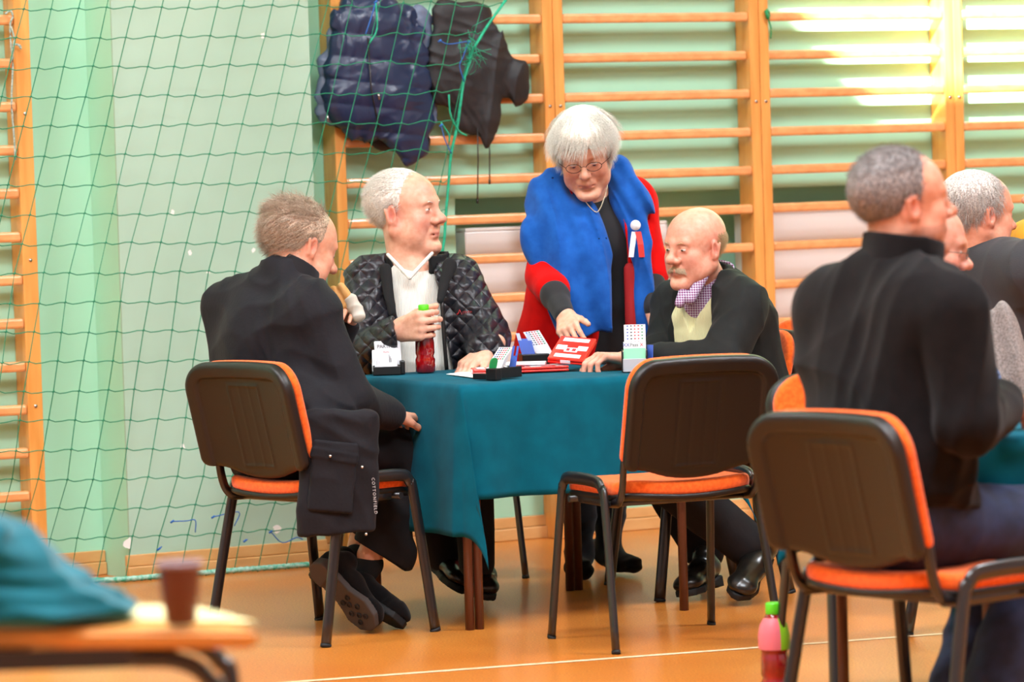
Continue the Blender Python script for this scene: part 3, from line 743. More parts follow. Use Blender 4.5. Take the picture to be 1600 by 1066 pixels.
def hair(f, root, m, cap_prims, n, region, length, direc, seed=1, disp=None, width=.0005, gravity=.3, jitter=.35, grow=.004, name='hair', res=.003, lift=.3):
    parts = []; o = np.array(root.location)
    if cap_prims:
        V, F = sdf_mesh(cap_prims, res, disp); parts.append((V-o, F))
    def surf(d):
        a = np.array([.078, .098, .084])+grow; return np.array([0, -.018, .045])+d*a if True else None
    me = strands(f, root, m, n, region, length, direc, seed, width, surf, gravity, 4, jitter, lift)
    V = np.array([v.co[:] for v in me.vertices]) if len(me.vertices) else np.zeros((0, 3)); F = [tuple(p.vertices) for p in me.polygons]
    parts.append((V, F)); return join_np(name, parts, m, root)
def hand_prims(w, fdir, ndir, curls, thumb=(.5, .5, .2), side=1, sc=1.0, spread=.10, flex=None):
    """w wrist point, fdir palm direction, ndir direction the palm faces, curls = 4 triples of bend angles, side=+1 thumb toward ndir x fdir"""
    f = unit(fdir); n = unit(np.array(ndir)-f*np.dot(ndir, f)); s = np.cross(n, f)*side; pr = []; w = np.array(w, float)
    lens = [(.040, .025, .021), (.044, .028, .022), (.041, .026, .021), (.032, .020, .019)]; base = [.086, .089, .084, .076]; off = [.031, .010, -.011, -.030]; rad = [.0092, .0094, .0090, .0080]
    for i in range(4):
        kn = w+(f*base[i]+s*off[i])*sc; st = w+(s*off[i]*.55+f*.008)*sc
        pr.append(cap(st, .0165*sc, kn, .0120*sc, .012*sc))
        a = 0; p = kn; sd = spread*(1.5-i)*.35
        for j in range(3):
            a += curls[i][j]; dd = unit((f*math.cos(sd)+s*math.sin(sd))*math.cos(a)+n*math.sin(a))
            e = p+dd*lens[i][j]*sc; r0 = rad[i]*(1-.09*j)*sc; r1 = rad[i]*(1-.09*(j+1))*sc
            pr.append(cap(p, r0*1.04, e, r1, .003*sc if j else .006*sc)); p = e
    # thumb leaves the side of the palm near its base
    p = w+(f*.018+s*.020+n*.006)*sc; a, b, c = thumb
    d = unit(f*math.cos(.75)+s*math.sin(.75)*a*1.6+n*b); e = p+d*.044*sc; pr.append(cap(p, .0165*sc, e, .0118*sc, .012*sc))
    d2 = unit(d+f*.55-s*c+n*b*.5); e2 = e+d2*.033*sc; pr.append(cap(e, .0112*sc, e2, .0102*sc, .005*sc))
    d3 = unit(d2+f*.3-s*c); e3 = e2+d3*.026*sc; pr.append(cap(e2, .0102*sc, e3, .0088*sc, .004*sc))
    pr.append(cap(w+s*.004*sc, .0235*sc, w-f*.045*sc, .0250*sc, .018*sc))
    return pr
def arm(a, b, c, r=(.048, .042, .027), k=.02): return [cap(a, r[0], b, r[1], k), cap(b, r[1], c, r[2], k)]
def person(label, base, group=None):
    return thing('person', label, 'person', tuple(base), 0, group)
def body(root, prims, f, base='dba68a', red='c9705c', lips='b4605a', extra=None, res=.0032, cnose=.5):
    return sdf_obj('body', prims, skin, root, res, paint=lambda V: head_paint(f, base, red, lips, V, extra, cnose))
def shoe(heel, toe, up, m, root, res=.004, w=.047, name='shoe', sole_m=None, studs=False, anklept=None):
    heel, toe, up = map(lambda v: np.array(v, float), (heel, toe, up)); d = toe-heel; L = np.linalg.norm(d); d = d/L; up = unit(up-d*(up@d)); sd = np.cross(d, up)
    R = np.stack([d, sd, up], 1)
    pr = [cap(heel+d*.035+up*.045, .036, heel+d*L*.45+up*.040, .038, .02), cap(heel+d*L*.45+up*.038, .038, toe-d*.045+up*.026, .027, .02, s=1.35, n=sd), ell(toe-d*.045+up*.022, (.045, w*.95, .024), .02, R=R),
          cap(heel+d*.045+up*.05, .034, heel+d*.060+up*.085, .036, .02)]
    o = sdf_obj(name, pr, m, root, res, disp=wrinkle(.0015, 70, 4))
    def f(X):
        q = (X-heel)@R; x, y, z = q[:, 0]/L, q[:, 1], q[:, 2]
        wd = np.interp(x, [0, .08, .3, .5, .72, .9, 1], [.012, .032, .031, .030, .045, .036, .010])*w/.045
        a = np.abs(y)-wd; b = np.abs(x-.5)*L-L/2; c = np.abs(z+.004)-.011-.006*(x < .25)
        return np.maximum(np.maximum(a*.8, b), c)
    V, F = sdf_mesh([Pr('fn', 0, f=f, c=(heel+toe)/2, br=L*.6)], res)
    link('sole', np_mesh('sole', V-np.array(root.location), F), sole_m or rubber, o)
    if studs:
        for x, y in ((.1, 0), (.17, .016), (.17, -.016), (.62, 0), (.7, .02), (.7, -.02), (.78, 0), (.84, .018), (.84, -.018), (.55, .015), (.55, -.015)):
            q = heel+d*x*L+sd*y-up*.015; ring = [q+(d*math.cos(t)+sd*math.sin(t))*.0075-up*.002 for t in np.linspace(0, 2*PI, 13)[:-1]]
            mb = MB(); mb.tube([v-np.array(root.location)-up*.0015 for v in ring], .0022, 5, closed=True); mb.build('tread_stud', mat_tread, o)
    return o
mat_tread = mat('tread_rubber', '1c1816', .8)
# ------------------------------------------------------------------ clothing materials
def quilt_mat(name, col, scale=16, rot=.785, gloss=.38):
    m = mat(name, col, gloss, bump=0, spec=.45); t = NT(m); b = t.n['Principled BSDF']
    tc = t.new('ShaderNodeTexCoord'); hs = []
    for a in (rot, -rot):
        mp = t.new('ShaderNodeMapping'); mp.inputs['Rotation'].default_value = (0, a, 0); t.link(tc.outputs['Object'], mp.inputs[0])
        w = t.new('ShaderNodeTexWave'); w.inputs['Scale'].default_value = scale/6.28*2; w.inputs['Distortion'].default_value = .5; w.inputs['Detail Scale'].default_value = 3; w.bands_direction = 'X'; t.link(mp.outputs[0], w.inputs[0])
        pw = t.new('ShaderNodeMath'); pw.operation = 'POWER'; pw.inputs[1].default_value = .35; t.link(w.outputs['Fac'], pw.inputs[0]); hs.append(pw)
    mn = t.new('ShaderNodeMath'); mn.operation = 'MULTIPLY'; t.link(hs[0].outputs[0], mn.inputs[0]); t.link(hs[1].outputs[0], mn.inputs[1])
    nz = t.new('ShaderNodeTexNoise'); nz.inputs['Scale'].default_value = 45; nz.inputs['Detail'].default_value = 3; t.link(tc.outputs['Object'], nz.inputs[0])
    ad = t.new('ShaderNodeMath'); ad.operation = 'MULTIPLY_ADD'; ad.inputs[1].default_value = .5; t.link(nz.outputs[0], ad.inputs[0]); t.link(mn.outputs[0], ad.inputs[2])
    bp = t.new('ShaderNodeBump'); bp.inputs['Strength'].default_value = .9; bp.inputs['Distance'].default_value = .009; t.link(ad.outputs[0], bp.inputs['Height']); t.link(bp.outputs[0], b.inputs['Normal'])
    return m
def plaid_mat(name, base, c1, c2, sc=40):
    m = mat(name, base, .85); t = NT(m); b = t.n['Principled BSDF']; tc = t.new('ShaderNodeTexCoord'); src = None
    for k, (ax, col, th) in enumerate((('X', c1, .62), ('Z', c1, .62), ('X', c2, .86), ('Z', c2, .86))):
        w = t.new('ShaderNodeTexWave'); w.inputs['Scale'].default_value = sc/6.28*(1 if k < 2 else 1.0); w.bands_direction = ax; w.inputs['Phase Offset'].default_value = 0 if k < 2 else 2.6; t.link(tc.outputs['Object'], w.inputs[0])
        g = t.new('ShaderNodeMath'); g.operation = 'GREATER_THAN'; g.inputs[1].default_value = th; t.link(w.outputs['Fac'], g.inputs[0])
        s_ = t.new('ShaderNodeMath'); s_.operation = 'MULTIPLY'; s_.inputs[1].default_value = .6; t.link(g.outputs[0], s_.inputs[0])
        mx = t.new('ShaderNodeMix'); mx.data_type = 'RGBA'; t.link(s_.outputs[0], mx.inputs[0])
        if src is None: mx.inputs[6].default_value = lin(base)
        else: t.link(src, mx.inputs[6])
        mx.inputs[7].default_value = lin(col); src = mx.outputs[2]
    t.link(src, b.inputs['Base Color']); return m
def rib_mat(name, col, sc=300, strength=.5, axis='X'):
    m = mat(name, col, .9, sheen=.2, spec=.2); t = NT(m); b = t.n['Principled BSDF']; tc = t.new('ShaderNodeTexCoord')
    w = t.new('ShaderNodeTexWave'); w.inputs['Scale'].default_value = sc/6.28; w.bands_direction = axis; w.inputs['Distortion'].default_value = .3; t.link(tc.outputs['Object'], w.inputs[0])
    bp = t.new('ShaderNodeBump'); bp.inputs['Strength'].default_value = strength; bp.inputs['Distance'].default_value = .002; t.link(w.outputs['Fac'], bp.inputs['Height']); t.link(bp.outputs[0], b.inputs['Normal'])
    return m
def collar_prim(c, R, r0, flare, z0, z1, t=.006, gap=.5, droop=.0, ry=.9, rise=0.0):
    c = np.array(c, float)
    def f(X):
        q = (X-c)@R; x, y, z = q[:, 0], q[:, 1]/ry, q[:, 2]; rad = np.hypot(x, y); an = np.abs(np.arctan2(x, y))
        tgt = r0+flare*(z-z0); top = z1-droop*np.clip(1-an/PI, 0, 1)**1.5+rise*np.clip(an/PI, 0, 1)
        d = np.maximum(np.abs(rad-tgt)-t, z-top); d = np.maximum(d, z0-z)
        return np.maximum(d, (gap-an)*np.maximum(rad, .02))*.8
    return Pr('fn', .0, f=f, c=c+R@np.array([0, 0, (z0+z1)/2]), br=r0+abs(flare)*(z1-z0)+abs(z1-z0)+.02)
dark_coat = mat('dark_cotton', '17161b', .85, '111015', 12, bump=.3, bscale=90, bdist=.003, sheen=.03, spec=.25)
corduroy = mat('collar_cord', '171518', .9, sheen=.15, spec=.2)
quilt = quilt_mat('quilted_nylon', '201e24', 27)
fleece_lining = mat('fleece_lining', '0f0f10', .95, bump=.5, bscale=300, bdist=.002)
sweater_w = rib_mat('white_ribbed_knit', 'd9d7cd', 420, .6)
vest_y = rib_mat('cream_vest_knit', 'd8d4a2', 520, .8)
plaid_p = plaid_mat('purple_plaid', '3d2a56', 'd5cfe0', '8a2f6a', 260)
plaid_b = plaid_mat('blue_plaid', '28324f', '6d7fa8', '16203a', 130)
suit = mat('black_wool', '151716', .8, '0f1110', 30, bump=.2, bscale=250, bdist=.001, sheen=.03, spec=.25)
red_wool = mat('red_wool', 'd80d0a', .9, 'c60909', 20, bump=.3, bscale=350, bdist=.001, sheen=.04, spec=.1)
red_in = mat('red_lining', 'a51416', .8)
blue_scarf = mat('blue_wool', '1f5db2', .95, '174f9f', 25, bump=.45, bscale=420, bdist=.0012, sheen=.12, spec=.1)
black_knit = mat('black_knit', '151416', .85, bump=.25, bscale=300, bdist=.001, sheen=.08)
suede = mat('black_suede', '131112', .95, bump=.4, bscale=500, bdist=.001, sheen=.1, spec=.1)
leather = mat('black_leather', '14120f', .3, bump=.3, bscale=60, bdist=.001, coat=.3)
trouser = mat('charcoal_trousers', '1b191b', .85, '161416', 20, bump=.2, bscale=80, bdist=.003, spec=.25)
jeans = mat('blue_denim', '1d2d52', .85, '14203c', 22, bump=.3, bscale=500, bdist=.001)
fleece_b = mat('black_fleece', '151213', .95, '100e0f', 30, bump=.5, bscale=260, bdist=.002, sheen=.06, spec=.1)
sock = mat('black_sock', '0e0d0e', .95)
def torso(cs, g=0.0, yaw=0.0, k=.07):
    """cs: dict with shL, shR, chest, belly, pelvis points; ellipsoids follow the torso heading"""
    R = rotz(yaw); a = np.array
    return [cap(cs['shL'], .055+g, cs['shR'], .055+g, k), ell(cs['chest'], (.155+g, .112+g, .17+g), k, R=R), ell(cs['belly'], (.160+g, .125+g, .15+g), k, R=R), ell(cs['pelvis'], (.175+g, .135+g, .12+g), k, R=R)]
def sleeve(a, b, c, r=(.070, .056, .043), k=.03): return [cap(a, r[0], b, r[1], k), cap(b, r[1], c, r[2], k)]
def leg(h, kn, an, r=(.085, .062, .042), k=.04): return [cap(h, r[0], kn, r[1], k), cap(kn, r[1], an, r[2], k)]
mx = lambda a, b, t=.5: np.array(a)*(1-t)+np.array(b)*t
# ================================================================== man eating, dark jacket (left of the table)
Y = 11.5
f1 = Fr(P(468, 389, Y+.06), math.radians(-60), math.radians(-20), math.radians(-3), 1.10)
m1 = person('person in dark jacket seen from behind, seated left of the table eating a sandwich', c1+np.array([0, 0, 0]))
J = dict(shR=P(488, 492, Y-.12), shL=P(375, 486, Y+.16), chest=P(428, 545, Y+.02), belly=P(432, 640, Y+.02), pelvis=P(442, 700, Y+.04))
nk = P(448, 440, Y+.02); rel, rwr = P(540, 622, Y-.15), P(612, 650, Y+.02); lel, lwr = P(498, 592, Y+.36), P(541, 505, Y+.32)
rhip, rkn, ran = P(480, 700, Y-.02), P(655, 708, Y+.22), P(578, 868, Y+.10)
lhip, lkn, lan = P(430, 700, Y+.18), P(600, 705, Y+.48), P(560, 868, Y+.30)
hd = hand_prims(lwr, P(536, 478, Y+.22)-lwr, P(520, 500, Y+.10)-lwr, [(.5, .6, .3)]*4, (.4, .4, .2), 1)
hd2 = hand_prims(rwr, P(640, 652, Y+.14)-rwr, (0, 0, -1), [(.3, .3, .2)]*4, (.4, .3, .2), 1)
bp_ = head_prims(f1, fat=1.08, nose=1.1)+[cap(f1.p((0, -.02, -.02)), .066, nk, .066, .03)]+torso(J, -.02, math.radians(-46))+arm(J['shR'], rel, rwr)+arm(J['shL'], lel, lwr)+hd+hd2+leg(rhip, rkn, ran, (.07, .05, .040))+leg(lhip, lkn, lan, (.07, .05, .04))
body(m1, bp_, f1)
eyes(f1, m1, (.1, -.3))
hm1 = hair_material('sandy_grey_hair', 'c4ae96', '8a7766')
def reg_short(front=.045, low=-.035):
    def rg(q):
        if q[1] > .035: return q[2] > .085+front*0
        if abs(q[0]) > .05 and q[1] > -.012 and q[2] < .03: return q[2] > .012 and q[1] < .03
        return q[2] > low
    return rg
def cap_short(f, th=.006, front=.055, low=-.03, bald=None):
    pr = [ell(f.p((0, -.020, .043)), np.array((.078+th, .098+th, .084+th))*f.s, .01, R=f.R)]
    pr.append(rbox(f.p((0, .115, .00)), np.array((.12, .075, .085))*f.s, .03, .02, 's', R=f.R))           # keep the face clear
    pr.append(rbox(f.p((0, 0, -.13)), np.array((.14, .2, .13+low))*f.s, .02, .015, 's', R=f.R))
    for s in (-1, 1): pr.append(ell(f.p((s*.086, -.002, -.004)), np.array((.02, .026, .036))*f.s, .008, 's', R=f.R))
    return pr
def strdisp(f, amp=.002, fr=260, dirv=(0, 1, 0)):
    def d(X):
        q = f.inv(X); a = np.arctan2(q[:, 0], q[:, 1]+.02); return amp*np.sin(a*38+np.sin(q[:, 2]*60)*2)*np.sin(q[:, 2]*90+a*6)+amp*.7*np.sin(a*83+q[:, 2]*40)
    return d
hair(f1, m1, hm1, cap_short(f1, .007, low=-.035), 7500, reg_short(low=-.045), lambda q: .032 if q[2] < .08 else .045, lambda q: np.array([q[0]*1.5, -1.0 if q[2] < .10 else -.5, -.7 if q[2] < .06 else .0]), 3, strdisp(f1, .0006), .0006, gravity=.25, jitter=.2)
g = .022
jk = torso(J, g+.004, math.radians(-46), .06)
jk += [cap(nk, .072, P(480, 475, Y-.08), .078, .05), cap(nk, .072, P(392, 472, Y+.12), .078, .05), cap(P(362, 488, Y+.14), .078, P(378, 640, Y+.10), .088, .08), cap(P(480, 500, Y-.1), .09, P(478, 640, Y-.10), .10, .07), ell(P(405, 545, Y+.03), (.12, .15, .19), .06)]
# coat tail hanging beside the seat
tl = [P(506, 640, Y-.20), P(514, 700, Y-.30), P(522, 765, Y-.33), P(524, 806, Y-.33)]
jk += [cap(P(470, 600, Y-.10), .09, tl[0], .09, .05)]
nrm_t = unit(np.array([.25, -1, 0]))
jk += [cap(tl[0], .085, tl[1], .09, .04, s=.3, n=nrm_t), rbox(P(527, 742, Y-.33), (.116, .024, .19), .022, .03, R=rotz(.08)@roty(.03))]
jk.append(rbox(P(530, 892, Y-.33), (.3, .3, .105), .005, .006, 's', R=roty(-.05)))
jk += sleeve(J['shR']+[.012, -.012, -.012], rel+[.01, -.02, .0], mx(rel, rwr, .95), (.080, .074, .052), .012)+sleeve(J['shL'], lel, mx(lel, lwr, .9), (.078, .064, .050), .012)
w1 = wrinkle(.0085, 17, 11, (1, 1, 1.2)); w1b = wrinkle(.0050, 38, 12)
sdf_obj('jacket', jk, dark_coat, m1, .0065, lambda X: w1(X)+w1b(X))
Rc1 = rotz(math.radians(-58))@rotx(math.radians(-28))
cl = [collar_prim(P(462, 428, Y+.02), Rc1, .083, -.25, -.03, .038, .0065, .35, .02), collar_prim(P(460, 432, Y+.02), Rc1, .098, -.55, -.045, .030, .005, .45, .01)]
sdf_obj('collar', cl, corduroy, m1, .004, wrinkle(.002, 40, 3))
pk = [rbox(P(520, 745, Y-.358), (.066, .010, .105), .009, .01, R=rotz(.1)@roty(.12)), rbox(P(522, 712, Y-.360), (.070, .012, .018), .008, .004, R=rotz(.1)@roty(.22))]
sdf_obj('pocket', pk, dark_coat, m1, .004, wrinkle(.0025, 50, 8))
for x, y in ((516, 713), (566, 730), (572, 835)):
    mb = MB(); q = P(x, y, Y-.376 if y < 800 else Y-.360)-np.array(m1.location); mb.lathe([(0, 0), (.0042, 0), (.0042, .003), (0, .004)], n=12, T=lambda v, q=q: q+np.array([v[0], -v[2], v[1]])); mb.build('snap', steel, m1)
def text_mesh(s, size, m, T, name='lettering', parent=None, depth=.0004, spacing=1.0):
    cu = bpy.data.curves.new('t', 'FONT'); cu.body = s; cu.size = size; cu.extrude = depth; cu.align_x = 'CENTER'; cu.align_y = 'CENTER'; cu.space_character = spacing; cu.resolution_u = 2
    ob = bpy.data.objects.new('t', cu); C.objects.link(ob); dg = bpy.context.evaluated_depsgraph_get(); dg.update()
    me = bpy.data.meshes.new_from_object(ob.evaluated_get(dg)); bpy.data.objects.remove(ob); bpy.data.curves.remove(cu)
    o = np.array(parent.matrix_world.translation) if parent is not None and False else np.zeros(3)
    for v in me.vertices: v.co = Vector(T(np.array(v.co)))
    me.materials.clear(); me.materials.append(m); me.update(); return link(name, me, None, parent)
def plane_T(c, xdir, ydir, root=None):
    xdir, ydir = unit(xdir), unit(ydir); n = np.cross(xdir, ydir); o = np.array(root.location) if root is not None else 0
    return lambda v: c+xdir*v[0]+ydir*v[1]+n*v[2]-o
text_mesh('COTTONFIELD', .0125, ink_white, plane_T(P(585, 775, Y-.362), (.05, 0, -1), (1, .12, .0), m1), parent=m1, spacing=1.35)
tr = leg(rhip, rkn, ran, (.095, .082, .070))+leg(lhip, lkn, lan, (.095, .08, .070))+[cap(mx(rkn, ran, .75), .072, P(612, 868, Y+.12), .075, .03), ell(J['pelvis'], (.18, .14, .11), .05)]
tr.append(rbox(P(616, 934, Y+.1), (.42, .5, .095), .004, .004, 's', R=roty(.52)))
sdf_obj('trousers', tr, trouser, m1, .0065, lambda X: w1(X)*.7+w1b(X))
sdf_obj('sock', [cap(P(578, 882, Y+.10), .042, P(552, 915, Y+.06), .042, .02), cap(P(556, 872, Y+.28), .043, P(530, 905, Y+.2), .045, .02)], sock, m1, .005)
shoe(P(492, 878, Y-.06), P(588, 980, Y-.10), unit([.50, .72, .48]), suede, m1, .004, .058, 'shoe', mat('grey_sole', '3d3430', .8), True)
shoe(P(488, 892, Y+.10), P(634, 976, Y-.02), unit([.35, .45, .85]), suede, m1, .004, .052, 'shoe', rubber)
# ================================================================== white-haired man in the quilted jacket
Y = 12.42
f2 = Fr(P(634, 334, Y+.02), math.radians(-116), math.radians(3), math.radians(2), 1.12)
b2 = np.array([c2[0], c2[1], 0]); m2 = person('white-haired person in black quilted jacket and white sweater holding the red bottle', b2)
J = dict(shR=P(578, 438, Y), shL=P(708, 438, Y+.02), chest=P(645, 500, Y), belly=P(650, 570, Y), pelvis=P(655, 640, Y+.05))
nk = P(645, 425, Y+.01)
rel, rwr = P(560, 556, Y-.20), P(642, 520, Y-.30); lel, lwr = P(762, 530, Y-.10), P(748, 548, Y-.32)
yw2 = math.radians(182)
bot = PZ(665, 583, TZ+.003); Yb = bot[1]
hp = hand_prims(rwr, P(668, 492, Y-.34)-rwr, (.25, .2, -1.), [(.45, .9, .5), (.45, .85, .5), (.45, .85, .5), (.5, .85, .5)], (.2, .5, .0), -1, 1.08)
rw_ = P(644, 512, Y-.24); btop = bot+np.array([0, 0, .15])
# right hand: back of the hand to us, fingers wrapped round the neck of the bottle
wr = P(624, 517, Yb+.010); hp = hand_prims(wr, np.array([.66, -.62, .16]), np.array([.62, .78, .02]), [(1.05, .8, .6), (1.08, .8, .6), (1.12, .8, .6), (1.15, .8, .6)], (.55, .9, .1), -1, 1.12, .05)
wl = P(760, 548, Y-.30); hl = hand_prims(wl, P(728, 572, Y-.36)-wl, (0, -.05, -1), [(.30, .35, .2), (.35, .40, .3), (.42, .45, .3), (.5, .5, .3)], (.45, .15, .0), -1, 1.12, .10)
bp_ = head_prims(f2, jowl=1, fat=1.12, nose=1.15, mouth_open=.002)+[cap(f2.p((0, -.01, -.05)), .068, nk, .075, .03)]+torso(J, -.02, yw2)+arm(J['shR'], rel, wr)+arm(J['shL'], lel, wl)+hp+hl
rh2, lh2 = P(625, 645, Y), P(690, 645, Y); rk2, lk2 = P(640, 690, Y-.38), P(735, 690, Y-.36); ra2, la2 = P(695, 868, Y-.25), P(745, 880, Y-.42)
bp_ += leg(rh2, rk2, ra2, (.07, .05, .035))+leg(lh2, lk2, la2, (.07, .05, .035))
body(m2, bp_, f2, 'e0ab92', 'cf7468', 'b8645c', cnose=.6)
eyes(f2, m2, (-.1, .05), .34)
hm2 = hair_material('white_hair', 'ece7de', 'c6c0b6')
hair(f2, m2, hm2, cap_short(f2, .0055, low=-.030), 7000, reg_short(low=-.04), lambda q: .020, lambda q: np.array([q[0]*2, -.9, -.5 if q[2] < .06 else -.1]), 5, strdisp(f2, .0008), .0005, gravity=.2, jitter=.16)
for s in (-1, 1):                                        # brows
    mb = MB(); mb.tube([f2.p((s*.018, .0985, .026))-b2, f2.p((s*.032, .0955, .030))-b2, f2.p((s*.046, .085, .026))-b2], [.002, .003, .0015], 6, flat=.6); mb.build('eyebrow', hm2, m2)
sw = torso(J, .0, yw2, .06)+[cap(nk+[0, 0, -.02], .07, J['chest'], .11, .05)]
sw += [cap(P(640, 432, Y-.20), .001, P(640, 375, Y-.10), .085, .004, 's'), cap(P(640, 400, Y-.0), .068, P(640, 340, Y), .09, .01, 's')]
sdf_obj('sweater', sw, sweater_w, m2, .005, wrinkle(.003, 24, 21))
sdf_obj('neckline', [cap(P(606, 398, Y-.075), .006, P(640, 434, Y-.142), .007, .004), cap(P(640, 434, Y-.142), .007, P(675, 396, Y-.075), .006, .004)], sweater_w, m2, .003)
w2b = wrinkle(.005, 42, 24); w2 = wrinkle(.009, 20, 23); 
jk = torso(J, .026, yw2, .06)+sleeve(J['shR'], rel, mx(rel, wr, .93), (.088, .074, .050), .014)+sleeve(J['shL'], lel, mx(lel, wl, .95), (.088, .078, .056), .014)
jk += [rbox(P(655, 510, Y-.27), (.080, .235, .28), .01, .008, 's', R=roty(-.10)), cap(P(642, 330, Y), .075, P(645, 420, Y), .070, .01, 's')]
sdf_obj('jacket', jk, quilt, m2, .0058, lambda X: w2(X)+w2b(X))
Rc2 = rotz(yw2-.15)@rotx(.10)
cl = [collar_prim(P(647, 418, Y+.015), Rc2, .094, .22, -.03, .062, .008, .62, .045), cap(P(602, 420, Y-.10), .020, P(612, 490, Y-.148), .012, .02, s=.6, n=np.array([0, 1., 0])), cap(P(702, 415, Y-.085), .026, P(688, 470, Y-.145), .013, .02, s=.6, n=np.array([0, 1., 0]))]
sdf_obj('collar', cl, fleece_lining, m2, .004, wrinkle(.003, 40, 31))
mb = MB()
for pts in ([P(612, 480, Y-.130), P(616, 530, Y-.135), P(620, 576, Y-.135)], [P(690, 470, Y-.135), P(694, 530, Y-.145), P(698, 578, Y-.145)]): mb = MB(); mb.tube([p-b2 for p in spline(pts)], .0065, 8); mb.build('zip', black_pl, m2)
text_mesh('Janatex', .020, ink_red, plane_T(P(727, 492, Y-.1605), (1, .28, .06), (.0, 0, 1), m2), 'embroidery', m2) if False else None
mb = MB(); lo2 = P(715, 492, Y-.168)-b2
mb.tube([lo2, lo2+[.007, 0, .016], lo2+[.013, 0, 0]], .0012, 5); mb.tube([lo2+[-.004, 0, .002], lo2+[.005, 0, .006]], .0010, 5)
for k in range(5): mb.tube([lo2+[.018+k*.006, .004+.002*k, .001], lo2+[.018+k*.006, .004+.002*k, .010+.002*(k % 2)], lo2+[.022+k*.006, .005+.002*k, .007]], .0011, 5)
mb.build('embroidery', ink_red, m2)
tr = leg(rh2, rk2, ra2, (.09, .075, .06))+leg(lh2, lk2, la2, (.09, .075, .06)); sdf_obj('trousers', tr, trouser, m2, .008, wrinkle(.004, 30, 3))
shoe(P(668, 872, Y-.16), P(722, 922, Y-.36), unit([.45, .1, 1]), leather, m2, .005)
shoe(P(738, 905, Y-.30), P(760, 932, Y-.5), unit([.2, .1, 1]), leather, m2, .005)
bt = bottle(bot, .215, 'red drink bottle on the teal table in the hand of the white-haired man', wrap=False)
# ================================================================== standing woman
Y = 12.7
f3 = Fr(P(914, 240, Y-.16), math.radians(176), math.radians(-26), math.radians(5), 1.07)
b3 = FL(945, 893); b3[2] = 0; m3 = person('person standing in red coat and blue shawl, with short white hair and glasses', b3)
J = dict(shR=P(865, 322, Y-.04), shL=P(985, 318, Y+.02), chest=P(925, 375, Y-.02), belly=P(925, 460, Y+.02), pelvis=P(925, 545, Y+.06)); nk = P(922, 305, Y-.04)
yw3 = math.radians(178)
rel, rwr = P(852, 432, Y-.12), P(884, 492, Y-.40); lel, lwr = P(1016, 420, Y+.0), P(1022, 482, Y-.14)
wr3 = P(884, 496, Y-.42)
hp = hand_prims(wr3, P(890, 532, Y-.58)-wr3, (.5, .4, -.7), [(.5, .5, .3), (.6, .6, .4), (.7, .6, .4), (.7, .6, .4)], (.5, .1, .0), -1, .98)
hl = hand_prims(P(1022, 484, Y-.14), P(1034, 520, Y-.24)-P(1022, 484, Y-.14), (.6, .3, -.5), [(.3, .3, .2)]*4, (.5, .3, .1), 1, .95)
rk3, lk3 = P(905, 715, Y+.05), P(955, 715, Y+.1); ra3, la3 = P(905, 865, Y+.10), P(950, 862, Y+.2)
bp_ = head_prims(f3, fat=.98, jowl=.4, nose=.92, browd=.8)+[cap(f3.p((0, -.01, -.05)), .054, nk, .062, .03)]+torso(J, -.03, yw3)+arm(J['shR'], rel, wr3, (.042, .036, .024))+arm(J['shL'], lel, lwr, (.042, .036, .024))+hp+hl+leg(P(905, 560, Y+.05), rk3, ra3, (.08, .055, .035))+leg(P(950, 560, Y+.08), lk3, la3, (.08, .055, .035))
body(m3, bp_, f3, 'e0ae94', 'cc7c6a', 'b2605a', cnose=.4)
eyes(f3, m3, (0, -.6), .22)
hm3 = hair_material('silver_white_hair', 'eeebe0', 'c4c0b2')
hc = cap_short(f3, .013, low=-.045)
hc = [ell(f3.p((0, -.020, .045)), np.array((.090, .108, .098))*f3.s, .01, R=f3.R), ell(f3.p((0, .045, .075)), np.array((.070, .050, .045))*f3.s, .03, R=f3.R),
      rbox(f3.p((0, .13, -.035)), np.array((.070, .085, .085))*f3.s, .03, .02, 's', R=f3.R), rbox(f3.p((0, 0, -.18)), np.array((.14, .2, .135))*f3.s, .02, .02, 's', R=f3.R)]
def reg3(q):
    if q[1] > .04: return q[2] > .06
    return q[2] > -.03
hair(f3, m3, hm3, hc, 6500, reg3, lambda q: .060 if q[2] > .05 else .040, lambda q: np.array([q[0]*5+.30*(1 if q[0] > -.02 else -1), .95 if q[1] > -.05 else -.3, -.45]), 9, strdisp(f3, .0015), .0006, gravity=.5, jitter=.10, grow=.013)
mb = MB()
for s in (-1, 1):
    ring = [f3.p((s*.031+.0235*math.cos(t), .1035-.006*abs(math.cos(t))*(1 if s*math.cos(t) > 0 else 0), .002+.0145*math.sin(t)))-b3 for t in np.linspace(0, 2*PI, 25)[:-1]]
    mb.tube(ring, .0011, 6, closed=True)
    mb.tube([f3.p((s*.054, .097, .004))-b3, f3.p((s*.078, .06, .006))-b3, f3.p((s*.084, -.01, .006))-b3], .001, 6)
mb.tube([f3.p((-.008, .104, .004))-b3, f3.p((0, .107, .008))-b3, f3.p((.008, .104, .004))-b3], .001, 6)
mb.build('glasses', mat('gunmetal_frame', '3a3230', .3, metal=.8), m3)
mb = MB()
w3 = wrinkle(.0035, 22, 33)
dr = torso(J, .004, yw3, .06)+[cap(nk+[0, 0, -.005], .058, nk+[0, 0, .02], .052, .02)]+sleeve(rel, mx(rel, wr3, .5), mx(rel, wr3, .96), (.044, .042, .034))+sleeve(lel, mx(lel, lwr, .5), lwr, (.044, .042, .036))+[cap(P(925, 545, Y+.06), .15, P(925, 600, Y+.08), .16, .05)]
sdf_obj('dress', dr, black_knit, m3, .006, w3)
ct = torso(J, .030, yw3, .06)+sleeve(J['shR'], rel, mx(rel, wr3, .32), (.082, .066, .062))+sleeve(J['shL'], lel, mx(lel, lwr, .15), (.078, .064, .058))
